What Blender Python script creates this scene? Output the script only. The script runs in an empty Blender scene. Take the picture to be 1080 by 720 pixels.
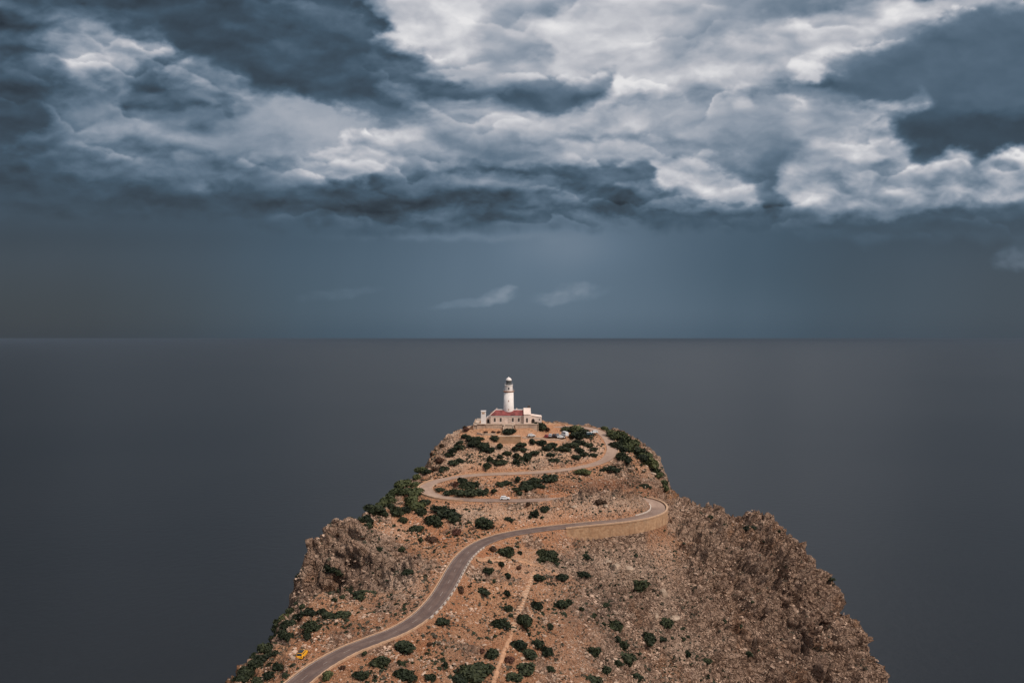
import bpy, math, random
import numpy as np
SC = bpy.context.scene
COL = SC.collection
R = math.radians
random.seed(4)
# ================================================================== camera
cam = bpy.data.objects.new('camera', bpy.data.cameras.new('camera')); COL.objects.link(cam)
cam.location = (0, 0, 254.0); cam.rotation_euler = (R(90), 0, 0)
cam.data.sensor_width = 36; cam.data.lens = 24; cam.data.shift_y = -3/1080
cam.data.clip_start = 1; cam.data.clip_end = 400000
SC.camera = cam
# ================================================================== light and exposure
SUN_ELEV, SUN_AZ = 44, 128                                # azimuth clockwise from the view direction
SC.view_settings.view_transform = 'Standard'; SC.view_settings.look = 'None'
SC.view_settings.exposure = 0.95; SC.view_settings.gamma = 1; SC.view_settings.use_curve_mapping = False
SC.cycles.max_bounces = 5; SC.cycles.diffuse_bounces = 3; SC.cycles.glossy_bounces = 2; SC.cycles.volume_bounces = 0
sun = bpy.data.objects.new('sun', bpy.data.lights.new('sun', 'SUN')); COL.objects.link(sun)
sun.data.energy = 1.5; sun.data.angle = R(10); sun.data.color = (1, .88, .78)
sun.rotation_euler = (R(90-SUN_ELEV), 0, R(180-SUN_AZ))
# ------------------------------------------------------------------ noise
def _hash(ix, iy, iz, seed):
    h = (ix.astype(np.int64)*374761393 + iy.astype(np.int64)*668265263 + iz.astype(np.int64)*2147483647 + seed*1274126177) & 0xffffffff
    h = ((h ^ (h >> 13))*1274126177) & 0xffffffff
    h = ((h ^ (h >> 16))*2246822519) & 0xffffffff
    return (h ^ (h >> 15)) & 0xffffffff
def perlin(x, y, seed=0):
    ix = np.floor(x); iy = np.floor(y); fx = x-ix; fy = y-iy
    u = fx*fx*fx*(fx*(fx*6-15)+10); v = fy*fy*fy*(fy*(fy*6-15)+10)
    z = np.zeros_like(ix)
    def g(dx, dy):
        a = _hash(ix+dx, iy+dy, z, seed)*(2*np.pi/4294967296.0)
        return np.cos(a)*(fx-dx)+np.sin(a)*(fy-dy)
    a = g(0, 0); b = g(1, 0); c = g(0, 1); d = g(1, 1)
    return (a+(b-a)*u + ((c+(d-c)*u)-(a+(b-a)*u))*v)*1.5
def fbm(x, y, o=5, seed=0, gain=.5, lac=2.03):
    s = 0; a = 1; t = 0
    for k in range(o):
        s = s+a*perlin(x, y, seed+k*17); t += a; a *= gain
        x, y = (x*lac*.8+y*lac*.6)+3.1, (-x*lac*.6+y*lac*.8)+7.7
    return s/t*1.6
def billow(x, y, o=5, seed=0, gain=.52):
    s = 0; a = 1; t = 0
    for k in range(o):
        s = s+a*(1-2.4*np.abs(perlin(x, y, seed+k*13))); t += a; a *= gain
        x, y = (x*1.64+y*1.2)+5.3, (-x*1.2+y*1.64)+1.7
    return s/t
def worley(x, y, seed=0, k=.22):                          # smooth distance to the nearest feature point
    ix = np.floor(x); iy = np.floor(y); z = np.zeros_like(ix); s = 0
    for dx in (-1, 0, 1):
        for dy in (-1, 0, 1):
            px = ix+dx+_hash(ix+dx, iy+dy, z, seed)/4294967296.0; py = iy+dy+_hash(ix+dx, iy+dy, z, seed+99)/4294967296.0
            s = s+np.exp(-((px-x)**2+(py-y)**2)/(k*k))
    return np.sqrt(np.maximum(-np.log(s+1e-12)*k*k+.6*k*k, 0))
def puffs(x, y, o=4, seed=0, gain=.5):
    s = 0; a = 1; t = 0
    for j in range(o):
        s = s+a*(.95-1.9*worley(x, y, seed+j*7)**2); t += a; a *= gain
        x, y = (x*1.7+y*.9)+4.1, (-x*.9+y*1.7)+2.6
    return s/t
def facets(x, y, seed=0):                                # flat tilted plates with sharp steps between them
    ix = np.floor(x); iy = np.floor(y); z = np.zeros_like(ix); best = np.full(x.shape, 1e9); out = np.zeros(x.shape)
    for dx in (-1, 0, 1):
        for dy in (-1, 0, 1):
            cx = ix+dx; cy = iy+dy; q = lambda k: _hash(cx, cy, z, seed+k)/4294967296.0
            ex = x-(cx+q(0)); ey = y-(cy+q(99)); d = ex*ex+ey*ey; m = d < best
            best = np.where(m, d, best); out = np.where(m, (q(5)-.5)+(q(6)-.5)*1.5*ex+(q(7)-.5)*1.5*ey, out)
    return out
def sstep(a, b, x):
    t = np.clip((x-a)/(b-a), 0, 1); return t*t*(3-2*t)
def poly_sd(X, Y, P):                                    # signed distance to a polygon, positive inside
    P = np.array(P, float); d = np.full(X.shape, 1e9); ins = np.zeros(X.shape, bool)
    for i in range(len(P)):
        ax, ay = P[i]; bx, by = P[(i+1) % len(P)]
        ex, ey = bx-ax, by-ay; L = ex*ex+ey*ey+1e-9
        t = np.clip(((X-ax)*ex+(Y-ay)*ey)/L, 0, 1)
        d = np.minimum(d, (X-ax-t*ex)**2+(Y-ay-t*ey)**2)
        if ay != by:
            c = ((ay > Y) != (by > Y)) & (X < (bx-ax)*(Y-ay)/(by-ay)+ax); ins ^= c
    return np.where(ins, 1, -1)*np.sqrt(d)
# ------------------------------------------------------------------ the storm sky, by azimuth and elevation
def sky_values(X, Y):
    """brightness (display value) of the storm sky; X grows to the right of north, Y downwards from above, 357 = horizon"""
    fy = 1.7                                              # clouds are flattened: noise runs finer vertically
    W1 = fbm(X/170, Y*fy/170, 5, 3); W2 = fbm(X/170+40, Y*fy/170+9, 5, 8)
    w1 = fbm(X/42, Y*fy/42, 5, 13, .6); w2 = fbm(X/42+11, Y*fy/42, 5, 21, .6)
    wx = X+26*W1+9*w1; wy = Y+13*W2+6*w2
    hx = X+14*W1+12*w1; hy = Y+8*W2+8*w2
    N = fbm(X/60, Y*fy/60, 6, 31, .5)
    qx = X+16*W1+5*w1; qy = Y+9*W2+3*w2
    lu = lambda dx, dy: .75*puffs(qx/66+dx, qy*1.55/66+dy, 5, 41, .46)+.28*fbm(qx/80+dx, qy*2.2/80+dy, 5, 47, .45)
    lf = lambda dx, dy: .7*puffs(qx/25+dx, qy*1.5/25+dy, 4, 71, .5)+.2*fbm(qx/30+dx, qy*2.0/30+dy, 4, 77, .45)
    B = lu(0, 0); H = 1.5*(B-lu(-.05, .20)); Fb = lf(0, 0); HF = 1.2*(Fb-lf(.03, .16)); Fb = Fb+.25
    lg = lambda dx, dy: .6*puffs(qx/130+dx, qy*2.1/130+dy, 3, 141, .5)+.5*fbm(qx/150+dx, qy*3.4/150+dy, 5, 147, .5)
    HG = 1.3*(lg(0, 0)-lg(-.03, .17))
    St = fbm(hx/150+hy/90, hy*fy/26-hx/160, 5, 91, .55)  # streaks
    v = np.full(X.shape, .42)
    tex = np.full(X.shape, .5)
    def layer(P, val, soft=10, rough=10, t=.5, rim=0., gy=0., op=1., crisp=True):
        nonlocal v, tex
        P = np.array(P, float)
        sd = poly_sd(wx, wy, P) + rough*(.65*Fb-.2+.6*N)
        so = soft*(.55+1.3*sstep(-.5, .6, W2+.6*w1)); a = sstep(-so, so, sd)*op
        cy = P[:, 1].mean(); hh = np.ptp(P[:, 1])/2+1
        vv = val+gy*(wy-cy)/hh+rim*np.exp(-np.maximum(sd, 0)/14.)*1.0
        v = v*(1-a)+vv*a; tex = tex*(1-a)+t*a
    # background gradients
    layer([(-400, -300), (1500, -300), (1500, 250), (-400, 250)], .46, 40, 0, .5)
    # left dark veil
    layer([(-400, -300), (150, -300), (190, 20), (60, 60), (90, 120), (20, 165), (-400, 180)], .29, 30, 30, .6)
    layer([(10, 20), (110, 8), (150, 40), (140, 95), (90, 100), (20, 70)], .37, 22, 25, .6)
    layer([(50, 52), (110, 30), (158, 40), (182, 46), (150, 58), (135, 92), (100, 96), (66, 72)], .60, 14, 20, .8)
    # pale plain between the dark masses
    layer([(60, 112), (140, 92), (230, 72), (330, 95), (440, 128), (430, 160), (330, 205), (220, 180), (140, 160), (90, 150), (60, 135)], .54, 20, 16, .35, 0, 0)
    layer([(240, 92), (310, 98), (400, 120), (410, 145), (330, 160), (270, 130)], .67, 22, 10, .15)
    layer([(140, 108), (220, 125), (170, 75), (240, 110), (190, 60), (150, 70)], .36, 16, 20, .8)
    layer([(165, 70), (225, 68), (300, 95), (260, 108), (200, 90)], .57, 10, 18, .9)
    # dark slab, upper left
    layer([(120, -300), (400, -300), (405, -10), (440, 50), (500, 92), (480, 116), (430, 120), (360, 104), (290, 90), (220, 68), (180, 50), (150, 10)], .28, 12, 12, .30, .0, -.02)
    layer([(300, 12), (350, 5), (390, 40), (370, 60), (330, 50)], .45, 22, 22, .5, 0, 0, .7)
    layer([(150, -60), (250, -80), (330, -20), (250, 10)], .34, 30, 20, .6)
    # bright top centre
    layer([(385, -300), (760, -300), (900, -60), (960, -10), (840, 50), (780, 90), (700, 110), (620, 105), (560, 95), (500, 80), (430, 62), (395, 25)], .84, 18, 18, .42, 0, 0)
    layer([(500, 12), (520, 0), (560, -60), (590, -60), (640, -10), (590, 8), (560, 30), (545, 60), (530, 75), (500, 70)], .60, 18, 16, .5, 0, .0, .85)
    layer([(440, 74), (500, 66), (560, 75), (610, 85), (634, 80), (625, 96), (590, 112), (550, 118), (500, 106), (450, 92)], .52, 12, 12, .5, 0, -.14, .95)
    layer([(400, 66), (450, 62), (500, 84), (520, 100), (470, 96), (420, 82)], .44, 12, 12, .5, 0, 0, .8)
    layer([(540, 70), (590, 62), (600, 84), (560, 88)], .82, 12, 14, .4, 0, 0, .8)
    layer([(650, 100), (720, 98), (780, 92), (740, 112), (680, 116)], .62, 14, 10, .4, 0, 0, .9)
    layer([(280, 30), (370, 34), (440, 56), (490, 84), (500, 112), (440, 122), (360, 104), (280, 84)], .315, 16, 10, .35)
    layer([(395, 60), (440, 64), (470, 78), (440, 84), (405, 76)], .50, 10, 12, .5, 0, 0, .6)
    # grey wedge, top right
    layer([(700, 40), (760, 10), (880, -40), (960, -60), (930, 0), (870, 22), (800, 40), (760, 60), (715, 60)], .47, 20, 14, .35, 0, -.04, .9)
    # long pale arm to the right
    layer([(720, 70), (800, 42), (860, 22), (960, 0), (1100, -20), (1100, -2), (1010, 14), (955, 38), (905, 60), (860, 82), (770, 92), (700, 95)], .78, 8, 12, .5, 0, .06)
    # open blue-grey to the right
    layer([(870, 95), (960, 36), (1090, 0), (1600, -60), (1600, 200), (1090, 165), (1030, 170), (960, 150), (920, 120), (880, 116), (820, 110)], .385, 14, 8, .12, 0, -.03)
    layer([(930, 128), (1100, 118), (1500, 100), (1500, 190), (1020, 178), (960, 165)], .27, 14, 6, .1)
    layer([(780, 100), (860, 86), (900, 100), (860, 112), (800, 110)], .56, 14, 8, .2, 0, 0, .8)
    # lens under the bright top, soft above and crisp below
    layer([(520, 92), (560, 84), (600, 90), (636, 76), (634, 90), (600, 108), (560, 116), (500, 108), (440, 98), (480, 92)], .40, 9, 6, .45, 0, -.16)
    layer([(470, 66), (520, 60), (560, 72), (530, 84), (480, 80)], .66, 14, 12, .5, 0, 0, .8)
    layer([(420, 100), (500, 108), (540, 116), (500, 122), (450, 118)], .66, 8, 8, .6, 0, 0, .9)
    # big bank in the middle: overlapping pale tops over grey undersides
    layer([(300, 185), (345, 160), (370, 146), (440, 134), (520, 122), (600, 114), (700, 112), (760, 110), (830, 100), (885, 112), (968, 112), (930, 130), (960, 165), (900, 200), (760, 210), (500, 195), (380, 195)], .70, 8, 14, .85, .06, -.03)
    layer([(400, 158), (460, 146), (540, 142), (640, 134), (720, 136), (760, 150), (700, 158), (600, 160), (500, 168), (430, 172)], .50, 9, 12, .8, 0, .03, .8)
    layer([(560, 150), (640, 140), (700, 142), (740, 160), (690, 168), (600, 168)], .64, 8, 12, .9, 0, -.06, .9)
    layer([(350, 160), (400, 144), (450, 142), (480, 156), (440, 174), (370, 184)], .68, 10, 14, .9, .03, -.08)
    layer([(700, 118), (800, 108), (870, 112), (900, 130), (860, 150), (780, 146), (720, 134)], .66, 14, 14, .6)
    # slate underside
    layer([(-400, 165), (0, 150), (110, 180), (220, 188), (330, 200), (400, 182), (470, 172), (520, 170), (600, 172), (680, 166), (760, 190), (820, 205), (830, 275), (700, 275), (560, 262), (440, 268), (350, 268), (200, 265), (-400, 265)], .32, 12, 16, .9, .02, .0)
    layer([(20, 142), (60, 130), (120, 128), (180, 150), (230, 172), (250, 192), (180, 184), (90, 168), (40, 160)], .47, 12, 14, .8, .03, -.05, .9)
    layer([(200, 168), (260, 160), (330, 176), (300, 192), (240, 190)], .50, 9, 12, .8, .02, 0, .7)
    layer([(470, 186), (540, 178), (600, 190), (560, 198), (490, 198)], .46, 6, 10, .9, 0, -.05, .8)
    layer([(600, 200), (680, 196), (700, 212), (640, 216), (590, 210)], .43, 6, 10, .9, 0, -.05, .8)
    layer([(420, 232), (500, 222), (570, 226), (660, 232), (700, 244), (600, 246), (480, 240)], .43, 6, 8, .8, .02, -.05, .9)
    layer([(700, 184), (730, 168), (770, 158), (850, 160), (855, 200), (800, 222), (740, 214)], .45, 16, 14, .8)
    layer([(690, 168), (740, 166), (790, 196), (800, 206), (760, 204), (710, 192)], .66, 7, 12, .9, .03, -.08)
    layer([(800, 168), (830, 160), (846, 166), (842, 190), (815, 194)], .36, 10, 8, .5)
    # puffs at the right
    layer([(826, 200), (845, 175), (875, 160), (900, 140), (935, 136), (952, 160), (975, 176), (1000, 170), (1010, 162), (1036, 164), (1040, 178), (1056, 168), (1100, 160), (1500, 150), (1500, 225), (1080, 218), (980, 220), (900, 230), (840, 224)], .67, 6, 9, .85, .05, -.14)
    for (a_, b_, c_, d_) in ((905, 215, 940, 178), (960, 214, 992, 180), (1030, 206, 1056, 172), (868, 218, 880, 185)):
        layer([(a_-8, b_), (c_-8, d_), (c_+8, d_), (a_+10, b_+4)], .56, 9, 8, 1., 0, .08, .7)
    layer([(800, 232), (900, 228), (980, 218), (1120, 218), (1500, 218), (1500, 285), (1060, 275), (860, 275), (780, 270)], .33, 9, 10, .6)
    layer([(840, 242), (900, 246), (960, 240), (900, 254), (860, 262)], .40, 9, 8, .6, 0, 0, .7)
    # rolls: scalloped edges, lit along the top and shaded below, each lying over the one above it
    rel = np.zeros(X.shape)
    tilt = -.17*np.minimum(X-430, 0)*-1+np.where(X > 560, -.20*(X-560), 0)*sstep(150, 60, Y)
    for kk in range(17):
        y0 = -30+kk*17+6*np.sin(kk*2.4)
        sc = fbm(qx/120+kk*3.7, Y/260+kk, 3, 400+kk); pf = puffs(qx/50+kk*5.1, Y/120+kk*.7, 3, 430+kk, .45)
        s_ = Y-(y0+tilt+22*sc-12*pf+5*w2)
        win = sstep(-.28, .22, fbm(X/165+kk*7.3, Y/80+kk, 2, 460+kk))
        soft_ = 1.6+9*sstep(-.1, .5, fbm(X/90+kk, Y/60-kk, 2, 480+kk))
        a_ = sstep(-soft_, soft_, s_)*win
        val = .135*np.exp(-np.maximum(s_, 0)/(9+4*sc))-.075*sstep(4, 34, s_)
        rel = rel*(1-a_)+(val+.25*rel)*a_
    # texture of the bank and of the slate
    k = tex*sstep(262, 215, Y)
    bright = sstep(.3, .7, v)
    v = v+k*((.13+.11*bright)*H+(.20+.10*bright)*HG+(.05+.05*bright)*HF+.05*St+.06*N+.10*(B-.15))
    v = v+sstep(262, 200, Y)*.015*w1+sstep(.15, .6, tex)*sstep(258, 225, Y)*rel*(.55+.55*bright)
    v = v-(v-.30)*.62*sstep(176, 214, Y+10*w1)*sstep(400, 240, X)
    v = v-(v-.26)*.45*sstep(120, 20, X+20*w1)*sstep(60, 130, Y)
    wb = sstep(330, 480, X)*sstep(960, 860, X)*sstep(96, 122, Y)*sstep(196, 160, Y+6*w1); v = v+wb*.38*(.62-v)
    wr = sstep(700, 560, np.abs(X-1000)+300)*sstep(214, 232, Y); v = v+wr*.35*(.33-v)
    wt = sstep(420, 520, X)*sstep(900, 760, X)*sstep(110, 60, Y); v = v+wt*.22*(.74-v)
    # rain below the cloud base
    base_y = 246+9*fbm(X/110, X*0+3.3, 4, 55)+7*fbm(X/30, Y/60, 4, 57)-8*np.exp(-((X-600)/190)**2)+10*sstep(800, 1000, X)-14*sstep(420, 150, X)
    r = sstep(-9, 9, Y-base_y)
    cx = np.exp(-((X-590)/330.)**2)
    side = sstep(420, 60, X); rs = sstep(820, 1080, X)
    rain = .28+.135*cx-.035*side*sstep(240, 330, Y)+.01*rs
    rain = rain+.055*np.exp(-((X-600)/70)**2-((Y-258)/26)**2)+.03*np.exp(-((X-590)/160)**2-((Y-300)/60)**2)
    shafts = fbm((X+.22*(Y-240))/95, Y/420, 4, 61)
    rain = rain+.007*shafts-.02*np.exp(-((Y-232-20)/16.)**2)*(1-cx)-.03*np.exp(-((X-800)/150)**2-((Y-285)/45)**2)
    ec = np.exp(-((Y-250-5*w1)/4.)**2)*np.exp(-((X-470)/90)**2)
    rain = rain+.05*ec
    # pale edge under the base, centre
    for cx0, cy0, rx, ry, am in ((498, 319, 44, 5, .035), (600, 312, 40, 8, .03), (524, 311, 20, 8, .05), (606, 305, 24, 8, .04), (586, 314, 22, 7, .03), (532, 307, 10, 5, .04), (1075, 272, 30, 14, .08), (360, 310, 40, 6, .02)):
        e = 1-((X+8*w1-cx0)/rx)**2-((Y+4*w2+.12*(X-cx0)-cy0)/ry)**2+.8*(Fb-.3)
        rain = rain+am*sstep(-.3, 1.3, e)*(.6+.9*Fb)
    v = v*(1-r)+rain*r
    v = v-(.004+.02*cx)*sstep(325, 354, Y)              # darker line at the horizon
    return np.clip(v, .12, .93)
def sky_colour(v, X, Y):
    """display value -> linear rgb"""
    keys = np.array([.10, .22, .34, .45, .60, .75, .90])
    R = np.interp(v, keys, np.array([28, 49, 66, 94, 140, 186, 230])/255.)
    G = np.interp(v, keys, np.array([33, 59, 85, 113, 151, 188, 229])/255.)
    B = np.interp(v, keys, np.array([39, 68, 101, 131, 165, 195, 230])/255.)
    g = (R+G+B)/3
    n = .42*sstep(190, 300, Y)*np.clip(sstep(420, 20, X)+.8*sstep(760, 1080, X), 0, 1)
    out = np.stack([R+(g*.99-R)*n, G+(g*1.0-G)*n, B+(g*1.07-B)*n], -1)
    return np.where(out <= .04045, out/12.92, ((out+.055)/1.055)**2.4)
def build_world():
    W, Hh = 4096, 2048
    img = bpy.data.images.new('storm_clouds', W, Hh, alpha=False, float_buffer=True)
    # coarse whole sphere, then the quarter the clouds are drawn for in full detail
    def dirs(cols, rows):
        u = (cols+.5)/W; vv = (rows+.5)/Hh
        a = np.pi/2-(.5-u)*2*np.pi; a = (a+np.pi) % (2*np.pi)-np.pi
        return np.meshgrid(a, (vv-.5)*np.pi)
    def frame_xy(A, E):
        ca = np.cos(np.clip(A, -1.25, 1.25)); ex = np.tan(np.clip(A, -1.25, 1.25))
        return 540+720*ex, 357-720*np.tan(np.clip(E, -.2, .78))/ca
    def colour(A, E, fine):
        n = fbm(A*3+2, E*5, 5, 301) if fine else fbm(A*3+2, E*5, 3, 301)
        hor = .33+.02*n; top = .84+.06*n
        k = sstep(.18, .62, E+.08*n)
        k = k*(.62+.38*np.exp(-((A-.05)/.55)**2)+.25*sstep(1.2, 2.4, np.abs(A)))  # unseen sky shaped brighter mid-view, dimmer at the sides, to light the sea
        back = sky_colour(np.clip(hor+(top-hor)*k, .1, .93), A*0+540, 357-720*E)
        sky_boost = 1+ZENITH*sstep(.46, .8, E)+2.4*np.exp(-((A-.03)/.22)**2-((E-.70)/.12)**2)  # zenith gain, plus an unseen bright patch added to light up the sea
        if fine:
            X, Y = frame_xy(A, E)
            f = sky_colour(sky_values(X, Y), X, Y)
            w = sstep(.95, .74, np.abs(A))*sstep(.66, .50, E)
            back = back*(1-w[..., None])+f*w[..., None]
        back = back*sky_boost[..., None]*(1+np.array([.06, 0, -.07])*sstep(.5, .9, E)[..., None])
        below = sstep(-.01, -.06, E)[..., None]
        return back*(1-.6*below)
    s = 16
    A, E = dirs(np.arange(0, W, s)+s/2-.5, np.arange(0, Hh, s)+s/2-.5)
    buf = np.ones((Hh, W, 4), np.float32)
    lo = colour(A, E, False)
    r = np.clip((np.arange(Hh)+.5)/s-.5, 0, Hh//s-1.001); c = (np.arange(W)+.5)/s-.5
    r0 = r.astype(int); fr = (r-r0)[:, None, None]; c0 = np.floor(c).astype(int); fc = (c-c0)[None, :, None]
    c1 = (c0+1) % (W//s); c0 = c0 % (W//s)
    a0 = lo[r0]*(1-fr)+lo[r0+1]*fr
    buf[..., :3] = a0[:, c0]*(1-fc)+a0[:, c1]*fc
    x0, x1 = int(W*(.25-.96/(2*np.pi))), int(W*(.25+.96/(2*np.pi)))
    y0, y1 = int(Hh*(.5-.02)), int(Hh*(.5+.68/np.pi))
    A, E = dirs(np.arange(x0, x1), np.arange(y0, y1))
    buf[y0:y1, x0:x1, :3] = colour(A, E, True)
    img.pixels.foreach_set(buf.ravel()); img.update(); img.pack()
    world = bpy.data.worlds.new('World'); SC.world = world; world.use_nodes = True
    nt = world.node_tree; nt.nodes.clear()
    sky = nt.nodes.new('ShaderNodeTexSky'); sky.sky_type = 'NISHITA'; sky.sun_disc = False
    sky.sun_elevation = R(SUN_ELEV); sky.sun_rotation = R(SUN_AZ)
    b1 = nt.nodes.new('ShaderNodeBackground'); b1.inputs[1].default_value = .05; nt.links.new(sky.outputs[0], b1.inputs[0])
    env = nt.nodes.new('ShaderNodeTexEnvironment'); env.image = img
    b2 = nt.nodes.new('ShaderNodeBackground'); b2.inputs[1].default_value = .518; nt.links.new(env.outputs[0], b2.inputs[0])
    mx = nt.nodes.new('ShaderNodeMixShader'); mx.inputs[0].default_value = .97
    nt.links.new(b1.outputs[0], mx.inputs[1]); nt.links.new(b2.outputs[0], mx.inputs[2])
    out = nt.nodes.new('ShaderNodeOutputWorld'); nt.links.new(mx.outputs[0], out.inputs[0])
ZENITH = .62
build_world()
# ------------------------------------------------------------------ lie of the land
H0 = 254.0                                               # height of the eye above the sea
F = 720.0                                                # focal length in the photo's own units (1080 across)
def at(px, py, D):                                       # a sight line followed to distance D north
    return ((px-540)*D/F, D, H0-(py-357)*D/F)
LAND = """
537 446 372 560 446 372 515 446 372 505 446 371 580 449 372 537 446 385 600 452 392
535 452.5 360 560 452 360 510 453 359 590 458 364 600 459 364 575 459 362 535 465 351 560 466 353
500 460 355 480 462 358 470 472 350 485 480 343 500 475 344 530 476 343 560 476 345 590 473 349 615 466 357
510 489 328 550 489.5 328.5 590 487 331 612 483 338 470 492 335
520 508 312 520 518 296 600 504 315 600 518 305 640 503 319 640 519 311 575 505 313 560 508 312 560 518 298 480 514 302
620 502 319 620 519 308 660 500 327 690 508 328 680 520 310 645 500 326 665 480 345
600 531 283 640 524 290 650 534 280 640 542 275 668 534 284 560 540 275 520 546 267 520 537 276 480 540 276
460 540 280 500 550 266 440 528 298 415 535 290
430 560 255 430 600 225 460 560 258 460 580 238 455 600 223 440 620 208 430 545 272 400 560 252 405 590 232 420 640 200
385 570 238 350 566 238 385 576 232 385 612 227 350 612 227 405 612 228 400 640 204 350 632 209 350 652 192 350 665 180 340 625 208
320 665 182 310 685 174 297 700 169 280 712 168 415 600 233 330 592 231
650 570 266 600 576 258 540 580 243 520 600 231 560 600 239 600 605 241 650 600 251 690 572 270 710 570 278
650 640 232 600 640 220 550 640 211 500 640 205 500 690 181 550 690 190 600 690 198
550 720 178 600 720 187 650 720 200 450 690 178 430 720 165 380 720 160 350 720 158.5 480 665 191 650 680 216
700 600 264 700 640 248 700 680 234 700 720 221 750 560 292 750 600 273 750 650 256 750 720 240
720 545 305 800 565 298 800 600 281 800 650 264 800 720 248 850 620 276 850 660 266 850 720 253 880 650 269
900 700 262 915 720 260
"""
EDGE = """
508 443 372 490 451 366 470 459 362 457 478 350 455 492 338 440 498 334 428 512 318 405 531 290 385 543 264 362 549 247
345 564 238 325 585 230 319 610 229 318 635 217 300 657 199 285 680 187 262 700 179 245 720 173 225 745 163 200 790 150
"""
EDGE_R = """
650 454 372 674 463 366 692 480 357 705 511 336 715 527 326 760 540 318 790 545 313 822 555 306 838 580 297 868 615 286
885 640 279 905 665 273 918 690 268 930 716 264 938 745 258 945 800 248
"""
def trip(s):
    a = np.array(s.split(), float).reshape(-1, 3)
    return np.array([at(*r) for r in a])
ROAD = trip("""
575 452 374 588 450.5 379 600 449.6 381 616 450.8 378 628 453 372 637 458 365 643 465 357 646 474 348 641 483 340.5 630 488.5 335 615 492 330.5
600 494.5 327.5 580 497 324.5 555 498.5 322.5 530 499.5 321.5 505 500.5 320.5 485 502.5 318.5 468 505.5 315.5 456 509 311.5 449 513.5 306
450.5 518.5 299.5 459 522.5 293.5 474 525.5 290 500 527 287.5 525 527.5 287 550 527.5 287.5 580 526.5 290.5 610 525 295.5 640 524 301
662 524.5 304.5 678 526.5 304 690 530 299 694.5 535 291.5 692 540 283.5 682 544 277.5 668 547 273.5 650 549.5 271 625 552 269 600 554.5 267
575 557.5 264.5 550 561 260.5 530 565 255 513 570.5 247.5 500 577.5 239.5 489 587.5 230 481 599 221 474 612 212.5 465 627 204.5
452 643 197 436 656 190.5 417 666.5 185 395 675 180.5 370 685 175.5 350 695 170 332 706 164.5 312 722 158 290 742 151 268 768 143 240 800 134
""")
def smooth_path(P, n):                                   # Catmull-Rom
    P = np.vstack([2*P[0]-P[1], P, 2*P[-1]-P[-2]]); out = []
    for i in range(1, len(P)-2):
        p0, p1, p2, p3 = P[i-1:i+3]
        for t in np.linspace(0, 1, n, endpoint=False):
            out.append(.5*((2*p1)+(-p0+p2)*t+(2*p0-5*p1+4*p2-p3)*t*t+(-p0+3*p1-3*p2+p3)*t**3))
    out.append(P[-2]); return np.array(out)
ROADS = smooth_path(ROAD, 8)
# ease the height along the road
k_ = np.ones(13)/13; zz = np.concatenate([np.full(6, ROADS[0, 2]), ROADS[:, 2], np.full(6, ROADS[-1, 2])]); ROADS[:, 2] = np.convolve(zz, k_, 'valid')
def dense(P, step):
    P = np.asarray(P); s = np.r_[0, np.cumsum(np.linalg.norm(np.diff(P[:, :2], axis=0), axis=1))]
    t = np.arange(0, s[-1], step); return np.stack([np.interp(t, s, P[:, k]) for k in range(P.shape[1])], 1), t
RD, RS = dense(ROADS, .8)
def near_i(px, py, D): q = at(px, py, D); return int(np.argmin(np.hypot(RD[:, 0]-q[0], RD[:, 1]-q[1])))
WI0, WI1 = near_i(678, 526.5, 304), near_i(592, 555.5, 266)
def seg_near(X, Y, P):
    """distance to a path, height at the nearest point, and arc length there"""
    shp = X.shape; X = X.ravel(); Y = Y.ravel()
    best = np.full(X.shape, 1e9); hz = np.zeros(X.shape); hs = np.zeros(X.shape); side = np.zeros(X.shape); s0 = 0
    for i in range(len(P)-1):
        a, b = P[i], P[i+1]; ex, ey = b[0]-a[0], b[1]-a[1]; L = ex*ex+ey*ey+1e-9
        m = np.where((X > min(a[0], b[0])-30) & (X < max(a[0], b[0])+30) & (Y > min(a[1], b[1])-30) & (Y < max(a[1], b[1])+30))[0]
        if len(m):
            t = np.clip(((X[m]-a[0])*ex+(Y[m]-a[1])*ey)/L, 0, 1)
            d = (X[m]-a[0]-t*ex)**2+(Y[m]-a[1]-t*ey)**2
            q = d < best[m]; mm = m[q]
            best[mm] = d[q]; hz[mm] = a[2]+t[q]*(b[2]-a[2]); hs[mm] = s0+t[q]*math.sqrt(L)
            side[mm] = np.sign(ex*(Y[mm]-a[1])-ey*(X[mm]-a[0]))
        s0 += math.sqrt(L)
    return np.sqrt(best).reshape(shp), hz.reshape(shp), hs.reshape(shp), side.reshape(shp)
_cp = np.vstack([trip(LAND), trip(EDGE), trip(EDGE_R), ROAD,
                 np.array([[0, 396, 208.], [-22, 392, 206], [45, 400, 202], [58, 388, 200], [10, 120, 166], [-20, 60, 160], [30, 60, 158], [80, 150, 130], [-50, 110, 160], [0, -50, 150], [60, 0, 140], [-60, 0, 148], [-40, -200, 150], [60, -200, 150], [110, 190, 118]])])
def rbf(P):
    n = len(P); d = np.hypot(P[:, None, 0]-P[None, :, 0], P[:, None, 1]-P[None, :, 1])
    A = np.zeros((n+3, n+3)); A[:n, :n] = d+np.eye(n)*0.12; A[:n, n:] = np.c_[np.ones(n), P[:, :2]]; A[n:, :n] = A[:n, n:].T
    w = np.linalg.solve(A, np.r_[P[:, 2], 0, 0, 0])
    def f(X, Y):
        sh = X.shape; X = X.ravel(); Y = Y.ravel(); out = w[n]+w[n+1]*X+w[n+2]*Y
        for i in range(n): out = out+w[i]*np.hypot(X-P[i, 0], Y-P[i, 1])
        return out.reshape(sh)
    return f
base_z = rbf(_cp)
_eL = trip(EDGE)[:, :2]; _eR = trip(EDGE_R)[:, :2]
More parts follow.
